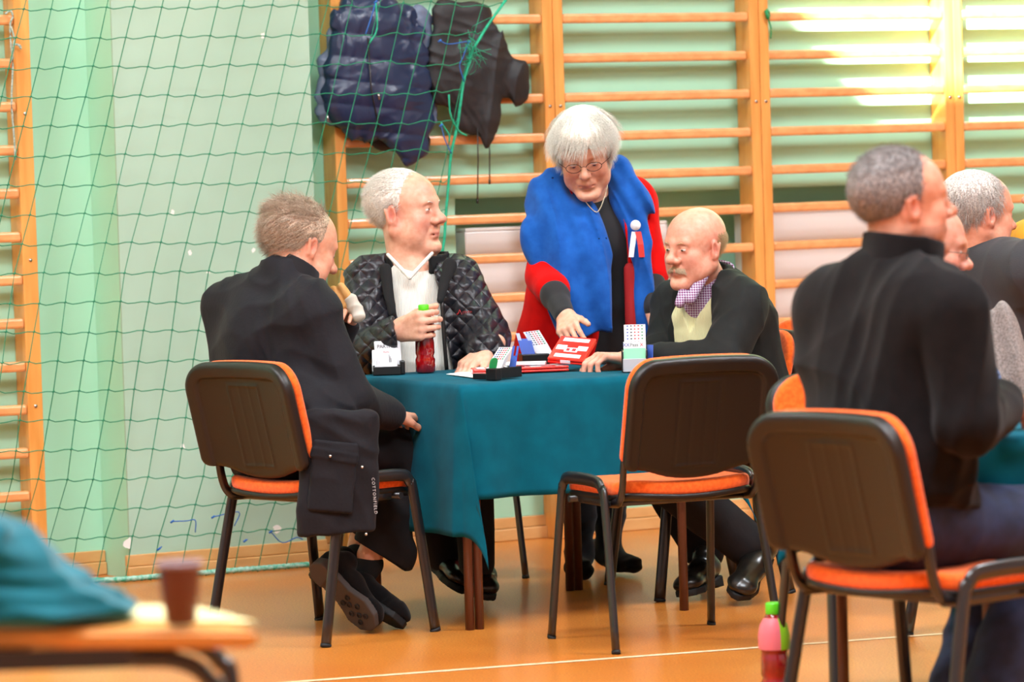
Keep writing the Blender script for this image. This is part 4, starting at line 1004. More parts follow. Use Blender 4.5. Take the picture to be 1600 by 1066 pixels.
ct += [cap(P(880, 430, Y+.02), .10, P(862, 600, Y+.06), .125, .08), cap(P(960, 430, Y+.05), .10, P(985, 600, Y+.10), .10, .08), cap(P(870, 540, Y+.1), .12, P(846, 640, Y+.1), .13, .08)]
ct += [rbox(P(955, 420, Y-.25), (.060, .215, .27), .01, .008, 's', R=roty(-.08)), cap(P(964, 480, Y-.24), .080, P(955, 720, Y-.2), .125, .012, 's', s=2.0, n=np.array([0, 1., 0])),
       cap(P(922, 230, Y-.08), .075, P(924, 318, Y-.12), .06, .01, 's', s=1.6, n=np.array([0, 1., 0]))]
ct.append(rbox(P(900, 760, Y+.1), (.5, .5, .14), .01, .01, 's'))
sdf_obj('coat', ct, red_wool, m3, .006, lambda X: wrinkle(.0045, 14, 35, (1, 1, .45))(X)+w3(X)*.5)
nY = np.array([0, 1., 0])
def fold3(X):
    u = (X[:, 0]*1.0+X[:, 2]*.30)*62+2.2*np.sin(X[:, 2]*8+X[:, 0]*6)
    return .012*(1-np.abs(np.sin(u*.42))**.6-.25)*np.clip((1.38-X[:, 2])/.10, .4, 1)+.004*np.sin(u*1.3+X[:, 2]*12)
sc = [cap(P(888, 268, Y-.06), .042, P(862, 312, Y-.05), .078, .04), cap(P(862, 316, Y-.07), .082, P(870, 375, Y-.13), .094, .05, s=.55, n=nY), cap(P(872, 375, Y-.14), .088, P(902, 455, Y-.17), .084, .05, s=.42, n=nY), cap(P(902, 455, Y-.17), .084, P(906, 512, Y-.17), .076, .04, s=.40, n=nY),
      cap(P(900, 290, Y-.12), .04, P(912, 400, Y-.16), .075, .05, s=.6, n=nY),
      cap(P(888, 266, Y+.0), .042, P(925, 262, Y+.06), .05, .04), cap(P(925, 262, Y+.06), .05, P(965, 268, Y+.0), .045, .04),
      cap(P(962, 268, Y-.03), .044, P(985, 318, Y-.06), .060, .04), cap(P(987, 318, Y-.08), .054, P(1000, 390, Y-.12), .034, .04, s=.6, n=nY), cap(P(1000, 390, Y-.12), .034, P(1006, 516, Y-.12), .024, .03, s=.7, n=nY),
      ell(f3.p((0, .03, -.04)), (.082, .11, .115), .02, 's', R=f3.R), rbox(P(905, 546, Y-.17), (.14, .12, .040), .004, .004, 's', R=roty(-.12)), rbox(P(1005, 546, Y-.12), (.05, .12, .036), .004, .004, 's')]
sc.append(cap(P(940, 306, Y-.24), .030, P(962, 420, Y-.28), .045, .012, 's', s=2.4, n=nY))
sdf_obj('shawl', sc, blue_scarf, m3, .0048, fold3)
sdf_obj('lining', [cap(P(984, 420, Y-.115), .020, P(988, 512, Y-.115), .024, .02, s=.5, n=nY)], red_in, m3, .005)
mb = MB(); q = P(993, 352, Y-.158)-b3; mb.lathe([(0, 0), (.0165, 0), (.017, .002), (.0165, .004), (0, .0045)], n=24, T=lambda v: q+np.array([v[0], -v[2], v[1]])); bd = mb.build('badge', card_w, m3)
def ribbon(pts, wd, m, name):
    V = []; F = []
    for i, p in enumerate(pts):
        for dx, dy in ((-wd/2, 0), (wd/2, 0), (wd/2, .0015), (-wd/2, .0015)): V.append(p-b3+np.array([dx, dy, 0]))
    for i in range(len(pts)-1):
        for k in range(4): F.append((4*i+k, 4*i+(k+1) % 4, 4*i+4+(k+1) % 4, 4*i+4+k))
    F += [(0, 3, 2, 1), tuple(4*(len(pts)-1)+k for k in range(4))]
    mb = MB(); mb.add(V, F); return mb.build(name, m, m3)
ribbon([P(991, 362, Y-.154), P(988, 385, Y-.162), P(986, 402, Y-.160)], .017, ink_white if False else card_w, 'ribbon'); ribbon([P(997, 362, Y-.156), P(1001, 382, Y-.164), P(1003, 402, Y-.162)], .019, mat('red_ribbon', 'd0302a', .6), 'ribbon')
mb = MB(); mb.tube([p-b3 for p in spline([P(907, 298, Y-.19), P(915, 315, Y-.185), P(930, 331, Y-.178), P(938, 325, Y-.175), P(947, 300, Y-.16), P(950, 282, Y-.14)])], .0016, 6); mb.build('necklace', mat('pearl_chain', 'd8cfb0', .3, metal=.4), m3)
bo = [cap(rk3, .062, mx(rk3, ra3, .6), .052, .03), cap(mx(rk3, ra3, .6), .052, ra3, .042, .03), cap(ra3, .045, P(905, 885, Y+.06), .040, .03), cap(P(900, 886, Y+.04), .036, P(912, 892, Y-.10), .034, .03)]
bo2 = [cap(lk3, .060, mx(lk3, la3, .6), .050, .03), cap(mx(lk3, la3, .6), .05, la3, .040, .03), cap(la3, .042, P(962, 876, Y+.15), .038, .03), cap(P(962, 874, Y+.15), .036, P(990, 882, Y+.06), .032, .03)]
for b_ in (bo, bo2):
    b_.append(rbox((b3[0], b3[1], -.085), (1, 1, .092), .001, .002, 's')); sdf_obj('boot', b_, suede, m3, .0055, wrinkle(.0045, 48, 37, (.6, .6, 1.6)))
    
for s, (x, y) in enumerate(((893, 892), (938, 872))):
    q = FL(x, y+4)-b3; mb = MB(); q[2] = 0; mb.tube([q+[0, .06, 0], q+[0, .065, .07]], [.016, .024], 10); mb.build('heel', rubber, m3)
tg = [cap(P(915, 600, Y+.08), .10, rk3, .056, .05), cap(P(950, 600, Y+.08), .10, lk3, .056, .05)]; sdf_obj('tights', tg, black_knit, m3, .008)
# ================================================================== bald man with the moustache
Y = 12.08
nY = np.array([0, 1., 0])
f4 = Fr(P(1086, 389, Y-.05), math.radians(134), math.radians(-4), math.radians(-2), 1.0)
b4 = np.array([c3[0], c3[1], 0]); m4 = person('bald person with grey moustache in black jacket and cream vest, leaning on the table', b4)
J = dict(shL=P(1160, 478, Y-.12), shR=P(1058, 480, Y+.20), chest=P(1118, 525, Y+.04), belly=P(1132, 600, Y+.05), pelvis=P(1150, 655, Y+.08)); nk = P(1106, 450, Y+.03)
yw4 = math.radians(148)
lel, lwr = P(1130, 566, Y-.26), P(990, 562, Y-.17); rel4, rwr4 = P(1036, 548, Y+.05), P(1000, 572, Y-.05)
wl4 = P(983, 562, Y-.165)
hl = hand_prims(wl4, P(930, 556, Y-.19)-wl4, (-.15, -.1, -1), [(.55, .85, .5), (.65, .9, .5), (.75, .9, .5), (.8, .9, .5)], (.4, .55, .1), 1, 1.10, .03)
hr4 = hand_prims(rwr4, P(960, 575, Y-.10)-rwr4, (0, 0, -1), [(.4, .6, .4)]*4, (.5, .3, .1), -1, 1.05)
lk4, rk4 = P(985, 700, Y-.1), P(1010, 690, Y+.25); la4, ra4 = P(1165, 850, Y-.10), P(1100, 862, Y+.12)
bp_ = head_prims(f4, jowl=1.0, fat=1.04, nose=1.2, cheek=.98)+[cap(f4.p((0, -.01, -.05)), .062, nk, .068, .03)]+torso(J, -.02, yw4)+arm(J['shL'], lel, wl4)+arm(J['shR'], rel4, rwr4)+hl+hr4
bp_ += leg(P(1120, 660, Y), lk4, la4, (.07, .05, .035))+leg(P(1110, 655, Y+.2), rk4, ra4, (.07, .05, .035))
body(m4, bp_, f4, 'dfa68e', 'c87868', 'b0685c', cnose=.5)
eyes(f4, m4, (.05, -.15), .36)
hm4 = hair_material('thin_yellow_grey_hair', 'd8c9a0', 'b3a27c')
def reg4(q): return q[1] < -.022 and -.045 < q[2] < .050
hair(f4, m4, hm4, None, 2200, reg4, lambda q: .024, lambda q: np.array([q[0]*1.0, -.8, -1.0]), 15, None, .0004, gravity=.4, jitter=.12, grow=-.001, lift=.05)
def rg(q): return True
mb = MB(); hv = []
r_ = np.random.RandomState(5)
for k in range(240):
    a = r_.uniform(-1, 1); p0 = np.array([a*.030, .094-.014*a*a+.002, -.049-.004*abs(a)+r_.uniform(-.003, .003)]); p1 = p0+np.array([a*.010+r_.randn()*.002, .004, -.013-.004*abs(a)])
    mb.tube([f4.p(p0)-b4, f4.p((p0+p1)/2+[0, .002, 0])-b4, f4.p(p1)-b4], [.0012, .0010, .0004], 4, caps=False)
mb.build('moustache', mat('moustache_hair', 'b5a084', .7), m4)
for s in (-1, 1):
    mb = MB(); mb.tube([f4.p((s*.016, .0985, .024))-b4, f4.p((s*.032, .0950, .0295))-b4, f4.p((s*.048, .083, .024))-b4], [.0018, .0026, .0012], 6, flat=.6); mb.build('eyebrow', hm4, m4)
sdf_obj('shirt', torso(J, -.006, yw4)+[cap(P(1100, 440, Y+.0), .070, P(1094, 478, Y+.01), .078, .04), cap(P(1074, 432, Y-.085), .014, P(1062, 474, Y-.125), .016, .01), cap(P(1110, 412, Y-.075), .016, P(1078, 468, Y-.135), .018, .01), collar_prim(P(1103, 432, Y+.02), rotz(yw4)@rotx(-.35), .076, .25, -.05, .022, .005, .22, .02)], plaid_p, m4, .004, wrinkle(.001, 40, 3))
vs4 = torso(J, -.002, yw4); fw4 = rotz(yw4)@nY
vs4 += [cap(J['chest']+fw4*.16+[0, 0, .02], .002, J['chest']+fw4*.12+[0, 0, .17], .075, .004, 's'), ][:1]
vs4.insert(0, cap(P(1094, 500, Y-.02), .085, P(1110, 560, Y-.01), .115, .05))
sdf_obj('vest', vs4, vest_y, m4, .005, wrinkle(.002, 30, 41))
w4 = wrinkle(.009, 20, 43); w4b = wrinkle(.0055, 36, 44)
jk = torso(J, .026, yw4, .07)
jk += [cap(nk+[.02, .03, -.0], .070, J['shL']+[0, 0, .01], .075, .05), cap(nk+[.02, .03, 0], .07, J['shR'], .07, .05), cap(P(1172, 500, Y+.02), .09, P(1180, 620, Y+.05), .11, .07),
       rbox(J['chest']+fw4*.27+[0, 0, .02], (.062, .235, .28), .01, .008, 's', R=rotz(yw4)), ell(nk+[0, 0, .06]+fw4*.03, (.075, .075, .08), .01, 's')]
jk += sleeve(J['shL']+[.0, -.02, -.01], lel, mx(lel, wl4, .93), (.086, .074, .048), .012)+sleeve(J['shR'], rel4, mx(rel4, rwr4, .85), (.080, .066, .050), .012)
sdf_obj('jacket', jk, suit, m4, .0058, lambda X: w4(X)+w4b(X))
sdf_obj('collar', [collar_prim(P(1112, 440, Y+.03), rotz(yw4)@rotx(-.30), .090, -.25, -.045, .018, .006, .75, .03)], suit, m4, .0045)
rt4 = np.cross(fw4, [0, 0, 1])
for s in (-1, 1):
    c_ = J['chest']+fw4*.128; sd = rt4*s
    sdf_obj('lapel', [cap(c_+sd*.070+[0, 0, .13]-fw4*.03, .030, c_+sd*.058+[0, 0, .02], .036, .01, s=.22, n=fw4), cap(c_+sd*.058+[0, 0, .02], .034, c_+sd*.062+[0, 0, -.12], .012, .01, s=.3, n=fw4)], suit, m4, .004)
tr = leg(P(1120, 660, Y), lk4, la4, (.10, .085, .070))+leg(P(1110, 655, Y+.2), rk4, ra4, (.10, .085, .066)); tr.append(rbox((b4[0], b4[1], -.02), (1, 1, .10), .004, .004, 's'))
sdf_obj('trousers', tr, trouser, m4, .007, wrinkle(.005, 26, 3))
sdf_obj('sock', [cap(P(1166, 845, Y-.1), .04, P(1172, 878, Y-.1), .045, .02)], sock, m4, .005)
shoe(P(1196, 868, Y+.0), P(1150, 932, Y-.28), unit([.35, -.25, 1]), leather, m4, .0045, .05)
shoe(P(1120, 905, Y+.10), P(1066, 927, Y-.10), unit([-.15, 0, 1]), leather, m4, .0045, .048)
# ================================================================== man in black fleece (nearest, right)
Y = 8.55
f5 = Fr(P(1410, 322, Y+.02), math.radians(-76), math.radians(4), math.radians(2), 1.0)
b5_ = np.array([c4[0], c4[1], 0]); m5 = person('person in black fleece and jeans with short grey hair, seated nearest at the right', b5_)
J = dict(shR=P(1470, 486, Y-.16), shL=P(1302, 486, Y+.18), chest=P(1385, 560, Y+.02), belly=P(1380, 690, Y+.04), pelvis=P(1390, 800, Y+.02)); nk = P(1398, 420, Y+.01)
yw5 = math.radians(-50); rel5, rwr5 = P(1500, 655, Y-.20), P(1562, 628, Y+.06); lel5, lwr5 = P(1420, 640, Y+.34), P(1540, 630, Y+.30)
hr5 = hand_prims(rwr5, P(1592, 622, Y+.18)-rwr5, (0, .2, -1), [(.4, .6, .4)]*4, (.5, .3, .1), 1, 1.05)
hl5 = hand_prims(lwr5, P(1580, 628, Y+.36)-lwr5, (0, 0, -1), [(.4, .6, .4)]*4, (.5, .3, .1), -1, 1.0)
rh5, rk5, ra5 = P(1420, 822, Y-.08), P(1655, 815, Y+.24), P(1545, 1090, Y+.10); lh5, lk5, la5 = P(1370, 815, Y+.14), P(1590, 800, Y+.46), P(1500, 1075, Y+.30)
bp_ = head_prims(f5, fat=1.05, nose=1.12, jowl=.5)+[cap(f5.p((0, -.015, -.04)), .064, nk, .07, .03)]+torso(J, -.02, yw5)+arm(J['shR'], rel5, rwr5)+arm(J['shL'], lel5, lwr5)+hr5+hl5+leg(rh5, rk5, ra5, (.07, .05, .04))+leg(lh5, lk5, la5, (.07, .05, .04))
body(m5, bp_, f5, 'd59a80', 'c4705c', 'a85c50', lambda q, c: np.where(((q[:, 2] < -.045) & (q[:, 1] > .01))[:, None], c*np.array([.78, .78, .82, 1]), c), cnose=.7)
eyes(f5, m5, (0, 0), .45)
hm5 = hair_material('dark_grey_hair', '9c9491', '4d4745')
hair(f5, m5, hm5, cap_short(f5, .006, low=-.060), 7000, reg_short(low=-.068), lambda q: .015, lambda q: np.array([q[0]*2, -.3, -.7 if q[2] < .07 else .3]), 25, strdisp(f5, .0008), .0005, gravity=.1, jitter=.2)
w5 = wrinkle(.013, 12, 53); w5b = wrinkle(.006, 28, 54)
jk = torso(J, .028, yw5, .08)
jk += [cap(nk+[0, 0, -.02], .072, P(1452, 470, Y-.10), .082, .06), cap(nk+[0, 0, -.02], .072, P(1325, 472, Y+.12), .08, .06), cap(P(1300, 500, Y+.16), .082, P(1322, 690, Y+.14), .090, .08), cap(P(1440, 500, Y-.12), .10, P(1440, 690, Y-.12), .105, .08), cap(P(1380, 740, Y), .155, P(1400, 775, Y), .165, .06)]
jk += sleeve(J['shR']+[.02, -.03, -.01], rel5+[.01, -.02, 0], mx(rel5, rwr5, .95), (.094, .084, .056), .012)+sleeve(J['shL'], lel5, mx(lel5, lwr5, .93), (.09, .075, .052), .012)
jk.append(rbox(P(1400, 880, Y), (.5, .5, .145), .02, .02, 's', R=roty(.12)))
sdf_obj('fleece', jk, fleece_b, m5, .0065, lambda X: w5(X)+w5b(X))
sdf_obj('collar', [collar_prim(P(1410, 400, Y+.0), rotz(math.radians(-70))@rotx(-.12), .093, -.05, -.05, .048, .010, .22, .016)], fleece_b, m5, .0045, wrinkle(.002, 40, 6))
tr = leg(rh5, rk5, ra5, (.10, .085, .07))+leg(lh5, lk5, la5, (.10, .085, .07))+[ell(J['pelvis'], (.19, .16, .125), .06)]
sdf_obj('jeans', tr, jeans, m5, .007, lambda X: wrinkle(.006, 24, 57)(X)+w5b(X)*.6)
sh_ = P(1500, 1160, Y+.1)
shoe(FL(1490, 1140), FL(1610, 1120), (0, 0, 1), leather, m5, .006)
# ================================================================== man in glasses behind him
Y = 9.9
f6 = Fr(P(1443, 392, Y), math.radians(-92), math.radians(-8), 0, 1.04)
b6_ = P(1450, 700, Y+.05); b6_[2] = 0; m6 = person('person with glasses half hidden behind the one in black fleece', b6_)
J = dict(shR=P(1455, 500, Y-.2), shL=P(1435, 500, Y+.22), chest=P(1440, 560, Y), belly=P(1438, 640, Y), pelvis=P(1435, 700, Y)); nk = P(1438, 465, Y)
rel6, rwr6 = P(1525, 600, Y-.18), P(1500, 520, Y-.05)
hd6 = hand_prims(rwr6, P(1500, 470, Y)-rwr6, (-.5, .5, 0), [(.5, .8, .4)]*4, (.5, .3, .1), 1, 1)
body(m6, head_prims(f6, fat=1.05, nose=1.05)+[cap(f6.p((0, -.015, -.04)), .062, nk, .068, .03)]+torso(J, -.02, math.radians(-90))+arm(J['shR'], rel6, rwr6)+hd6, f6, 'd79c86', 'cc7468', 'a85c54')
eyes(f6, m6, (0, -.2), .4)
hair(f6, m6, hm5, cap_short(f6, .003, low=-.03), 1800, lambda q: q[1] < .0 and -.03 < q[2] < .06, lambda q: .016, lambda q: np.array([q[0]*2, -.5, -.6]), 35, None, .0005, jitter=.2)
sdf_obj('shirt', torso(J, .008, math.radians(-90))+sleeve(J['shR'], rel6, mx(rel6, rwr6, .8), (.072, .062, .05))+[collar_prim(nk, rotz(-1.57), .076, 0, -.03, .03, .006, .3)], plaid_b, m6, .007, wrinkle(.004, 24, 61))
sdf_obj('trousers', leg(P(1440, 710, Y-.1), P(1690, 720, Y-.08), P(1690, 1035, Y-.08), (.10, .08, .07))+leg(P(1440, 710, Y+.12), P(1690, 720, Y+.12), P(1690, 1010, Y+.12), (.10, .08, .07)), trouser, m6, .01)
for dy in (-.1, .1): shoe((P(1675, 700, Y)[0], Y+dy, 0.014), (P(1675, 700, Y)[0]+.27, Y+dy, .014), (0, 0, 1), leather, m6, .008)
mb = MB()
for s in (-1, 1):
    mb.tube([f6.p((s*.032+.021*math.cos(t), .106, .004+.013*math.sin(t)))-b6_ for t in np.linspace(0, 2*PI, 25)[:-1]], .0012, 6, closed=True)
    mb.tube([f6.p((s*.053, .104, .006))-b6_, f6.p((s*.078, .08, .006))-b6_, f6.p((s*.084, -.01, .004))-b6_], .0011, 6)
mb.tube([f6.p((-.011, .106, .006))-b6_, f6.p((0, .109, .009))-b6_, f6.p((.011, .106, .006))-b6_], .0011, 6)
mb.build('glasses', mat('dark_frame', '22201e', .3), m6)
# ================================================================== white-haired man with beard at the right edge
Y = 11.6
f7 = Fr(P(1528, 338, Y), math.radians(-68), math.radians(-4), 0, 1.06)
b7 = P(1560, 650, Y+.05); b7[2] = 0; m7 = person('white-haired person with grey beard in charcoal sweater, seen from behind at the right edge', b7)
J = dict(shR=P(1610, 425, Y-.16), shL=P(1512, 420, Y+.16), chest=P(1560, 480, Y), belly=P(1560, 560, Y), pelvis=P(1562, 640, Y)); nk = P(1536, 396, Y)
rel7, rwr7 = P(1640, 520, Y-.1), P(1700, 560, Y+.1)
body(m7, head_prims(f7, fat=1.05)+[cap(f7.p((0, -.015, -.04)), .062, nk, .072, .03)]+torso(J, -.02, math.radians(-50))+arm(J['shR'], rel7, rwr7)+hand_prims(rwr7, (.8, .6, 0), (0, 0, -1), [(.4, .5, .3)]*4, (.5, .3, .1), 1, 1), f7, 'd59a80', 'c4705c', 'a85c50')
eyes(f7, m7, (0, 0), .45)
hm7 = hair_material('white_grey_hair', 'd0cac2', '8f8781')
hair(f7, m7, hm7, cap_short(f7, .006, low=-.04), 6000, lambda q: reg_short(low=-.05)(q) and not (q[2] > .105 and -.085 < q[1] < -.035), lambda q: .030, lambda q: np.array([q[0]*3, (q[1]+.05)*5, -.6]), 45, strdisp(f7, .001), .0006, gravity=.3, jitter=.15)
hair(f7, m7, hm7, [ell(f7.p((0, .050, -.088)), np.array((.056, .050, .042))*1.06, .01, R=f7.R), rbox(f7.p((0, .09, -.03)), (.1, .06, .040), .02, .01, 's', R=f7.R)], 10, lambda q: q[2] < -.04, lambda q: .012, lambda q: np.array([0, .2, -1]), 46, strdisp(f7, .002), .0005, name='beard')
charcoal = mat('charcoal_knit', '2a292c', .85, bump=.35, bscale=220, bdist=.0015, sheen=.1)
sdf_obj('sweater', torso(J, .02, math.radians(-50), .08)+sleeve(J['shR'], rel7, mx(rel7, rwr7, .9), (.085, .07, .05))+[cap(nk+[0, 0, -.02], .07, J['shR'], .075, .06), cap(nk+[0, 0, -.02], .07, J['shL'], .075, .06), collar_prim(nk+[0, 0, .01], rotz(-1), .072, 0, -.03, .025, .006, .3)], charcoal, m7, .007, wrinkle(.006, 18, 71))
sdf_obj('trousers', leg(P(1540, 650, Y-.1), P(1730, 650, Y+.1), P(1730, 912, Y+.1), (.10, .08, .07))+leg(P(1530, 650, Y+.15), P(1700, 645, Y+.4), P(1700, 900, Y+.4), (.10, .08, .07)), trouser, m7, .01)
# person in mustard jacket cut by the right edge
Y = 12.4
f8 = Fr(P(1655, 300, Y), math.radians(95), 0, 0, 1.0)
b8 = P(1640, 600, Y); b8[2] = 0; m8 = person('person in mustard yellow jacket cut off by the right edge of the photo', b8)
J = dict(shR=P(1640, 378, Y+.2), shL=P(1622, 380, Y-.2), chest=P(1640, 450, Y), belly=P(1640, 540, Y), pelvis=P(1640, 620, Y)); nk = P(1650, 350, Y)
body(m8, head_prims(f8)+[cap(f8.p((0, -.015, -.04)), .06, nk, .068, .03)]+torso(J, -.02, math.radians(90)), f8)
mustard = mat('mustard_cotton', 'cf8e1c', .85, bump=.2, bscale=90, bdist=.002)
sdf_obj('jacket', torso(J, .022, math.radians(90), .08)+sleeve(J['shL'], P(1600, 500, Y-.25), P(1560, 560, Y-.2), (.075, .065, .05))+[cap(P(1600, 372, Y-.1), .05, P(1592, 430, Y-.12), .06, .05)], mustard, m8, .007, wrinkle(.006, 20, 81))
sdf_obj('trousers', leg(P(1640, 640, Y-.09), P(1642, 770, Y-.09), P(1644, 880, Y-.09), (.11, .085, .07))+leg(P(1640, 640, Y+.09), P(1642, 770, Y+.09), P(1644, 872, Y+.09), (.11, .085, .07)), trouser, m8, .01)
# ------------------------------------------------------------------ things on the card table
TT = TZ+.0045
def frame3(c, xd, yd):
    xd = unit(xd); yd = unit(np.array(yd)-xd*np.dot(xd, yd)); n = np.cross(xd, yd); return c, xd, yd, n
def on(fr): c, a, b, n = fr; return lambda v: np.array(c)+a*v[0]+b*v[1]+n*v[2]
def rootT(fr, root): o = np.array(root.location); t = on(fr); return lambda v: t(v)-o
def card_stack(root, fr, w, h, n, step, m, name, fan=0.0, marks=True, mm=None):
    """cards standing in a holder; every card is a part, its printed row a sub-part"""
    for k in range(n):
        T0 = rootT(fr, root); a = fan*k
        def T(v, k=k, a=a): 
            x, y = v[0]*math.cos(a)-v[1]*math.sin(a), v[0]*math.sin(a)+v[1]*math.cos(a); return T0((x, y+step*(n-1-k), v[2]+.0022*(k-(n-1))*-1*-1))
        mb = MB(); mb.box((-w/2, 0, -.0007), (w/2, h, .0007), T=T); c = mb.build(name, m, root)
        if marks:
            for q in range(5):
                mk = MB(); x = (q-2)*w*.17
                mk.box((x-.0022, h-.0062, .0008), (x+.0018, h-.0022, .0011), T=T); mk.box((x+.0022, h-.0055, .0008), (x+.0034, h-.0026, .0011), T=T)
                mk.build('print', (ink_blue, ink, ink_red, ink_red, ink_green)[q], c)
# left bidding box, black tray with two white cards
p = PZ(605, 586, TT); base = thing('bidding_box', 'black bidding box with two white cards, beside the dark-jacketed man', 'bidding box', tuple(p))
xd = unit([1, .10, 0]); yd = np.cross([0, 0, 1], xd)
T = rootT((p, xd, yd, np.array([0, 0, 1.])), base)
mb = MB(); mb.box((-.043, .0, 0), (.043, .006, .026), T=T, bev=.0015); mb.box((-.043, .07, 0), (.043, .076, .034), T=T, bev=.0015); mb.box((-.043, .006, 0), (-.037, .07, .03), T=T, bev=.0015); mb.box((.037, .006, 0), (.043, .07, .03), T=T, bev=.0015); mb.box((-.04, .003, .0), (.04, .073, .006), T=T); mb.build('tray', black_pl, base)
mb = MB(); mb.box((.043, .01, 0), (.058, .066, .042), T=T, bev=.003); mb.build('side_arm', black_pl, base)
c1_, a1_, b1_, n1_ = frame3(p+yd*.018+[-.004, 0, .018], xd, [0, .28, 1]); fr1 = (c1_, a1_, b1_, np.cross(a1_, b1_))
def rcard(fr, w, h, m, name, root, r=.004, t=.0012):
    pts = []
    for cx, cy, a0 in ((w/2-r, r, -PI/2), (w/2-r, h-r, 0), (-w/2+r, h-r, PI/2), (-w/2+r, r, PI)):
        for k in range(5): a = a0+PI/2*k/4; pts.append((cx+r*math.cos(a), cy+r*math.sin(a)))
    T = rootT(fr, root); n = len(pts); V = [T((x, y, -t/2)) for x, y in pts]+[T((x, y, t/2)) for x, y in pts]
    mb = MB(); mb.add(V, [tuple(range(n))[::-1], tuple(range(n, 2*n))]+[(i, (i+1) % n, n+(i+1) % n, n+i) for i in range(n)]); return mb.build(name, m, root)
fw = (p+yd*.018+np.array([-.006, 0, .010]), xd, unit([0, .25, 1])); fr1 = (fw[0], fw[1], fw[2], unit(np.cross(fw[1], fw[2])))
cA = rcard(fr1, .078, .070, card_w, 'card', base)
fr2 = (p+yd*.042+np.array([.010, 0, .012]), xd, unit([-.06, .22, 1]), unit(np.cross(xd, unit([-.06, .22, 1])))); cB = rcard(fr2, .082, .094, card_w, 'card', base)
text_mesh('PARTNER', .0165, ink, rootT((fr2[0]+fr2[2]*.076+fr2[3]*.0008, *fr2[1:]), base), 'lettering', cB, spacing=.9)
text_mesh('BRIDGE', .007, ink, rootT((fr2[0]+fr2[2]*.087+fr2[3]*.0008, *fr2[1:]), base), 'lettering', cB)
for k in range(7):
    mb = MB(); mb.box((-.034+k*.0028, .008, .0007), (-.0335+k*.0028, .040+.006*(k % 3), .0010), T=rootT(fr1, base)); mb.build('print', ink, cA)
for k in range(3):
    mb = MB(); mb.box((.014+k*.003, .028, .0007), (.0155+k*.003, .054-k*.006, .0010), T=rootT(fr1, base)); mb.build('print', ink, cA)
text_mesh('Karta', .008, ink_red, rootT((fr1[0]+fr1[2]*.062+fr1[3]*.0008+fr1[1]*.006, *fr1[1:]), base), 'lettering', cA)
# front holder lying near the table corner
p = PZ(790, 592, TT); h3 = thing('bidding_box', 'black holder with green tab and blue card lying at the near table corner', 'bidding box', tuple(p))
xd = unit(P(826, 588, 11.6)-P(762, 592, 11.45)); xd[2] = 0; xd = unit(xd); yd = np.cross([0, 0, 1], xd); T = rootT((p, xd, yd, np.array([0, 0, 1.])), h3)
mb = MB(); mb.box((-.055, -.004, .002), (.075, .010, .034), T=T, bev=.002); mb.build('front_bar', black_pl, h3)
mb = MB(); mb.box((-.080, -.030, .0), (-.054, .012, .036), T=T, bev=.003); mb.build('end_block', black_pl, h3)
mb = MB(); mb.box((-.054, .012, .0), (-.030, .085, .018), T=T, bev=.002); mb.build('side_arm', black_pl, h3)
mb = MB(); mb.box((.052, .012, .0), (.072, .085, .018), T=T, bev=.002); mb.build('side_arm', black_pl, h3)
gt = (p+xd*-.062+np.array([0, 0, .030]), unit([.8, .6, 0]), unit([.22, 0, 1])); rcard((gt[0], gt[1], gt[2], unit(np.cross(gt[1], gt[2]))), .026, .038, green_pl, 'green_tab', h3, r=.012, t=.005)
bt_ = (p+xd*.040+yd*.01+np.array([0, 0, .012]), unit([.8, -.6, 0]), unit([.20, .1, 1])); frb = (bt_[0], bt_[1], bt_[2], unit(np.cross(bt_[1], bt_[2])))
for sx in (-1, 1): mb = MB(); mb.box((sx*.008-.0035, .052, -.001), (sx*.008+.0035, .086, .001), T=rootT(frb, h3)); mb.build('blue_card', card_blue if sx < 0 else card_blue, h3)
mb = MB(); mb.box((-.0115, .0, -.001), (.0115, .056, .001), T=rootT(frb, h3)); mb.build('blue_card', card_blue, h3)
fc = (p+xd*-.022+yd*.035+np.array([0, 0, .014]), unit([.78, -.6, 0]), unit([.45, .1, 1])); card_stack(h3, (fc[0], fc[1], fc[2], unit(np.cross(fc[1], fc[2]))), .05, .055, 6, .0075, card_w, 'card')
# holder at the back of the table
p = PZ(838, 564, TT+.012); h4 = thing('bidding_box', 'black holder with fanned white cards and a blue card, behind the held red board', 'bidding box', tuple(p-[0, 0, .012])); p = p-np.array([0, 0, .012])
xd = unit([1, .2, 0]); yd = np.cross([0, 0, 1], xd); T = rootT((p, xd, yd, np.array([0, 0, 1.])), h4)
mb = MB(); mb.box((-.045, 0, 0), (.045, .07, .034), T=T, bev=.003); mb.build('tray', black_pl, h4)
f_ = (p+xd*-.022+yd*.01+np.array([0, 0, .030]), unit([1, .1, -.05]), unit([-.25, .15, 1])); frb = (f_[0], f_[1], f_[2], unit(np.cross(f_[1], f_[2])))
mb = MB(); mb.box((-.022, 0, -.001), (.022, .056, .001), T=rootT(frb, h4)); mb.build('blue_card', card_blue, h4)
for sx in (-1, 1): mb = MB(); mb.box((sx*.016-.006, .05, -.001), (sx*.016+.006, .074, .0012), T=rootT(frb, h4)); mb.build('blue_card', mat('pale_blue_card%d' % sx, 'b9c3e8', .4), h4)
f_ = (p+xd*.036+yd*.03+np.array([0, 0, .028]), unit([1, .1, .1]), unit([-.52, .2, 1])); card_stack(h4, (f_[0], f_[1], f_[2], unit(np.cross(f_[1], f_[2]))), .052, .045, 7, .0078, card_w, 'card')
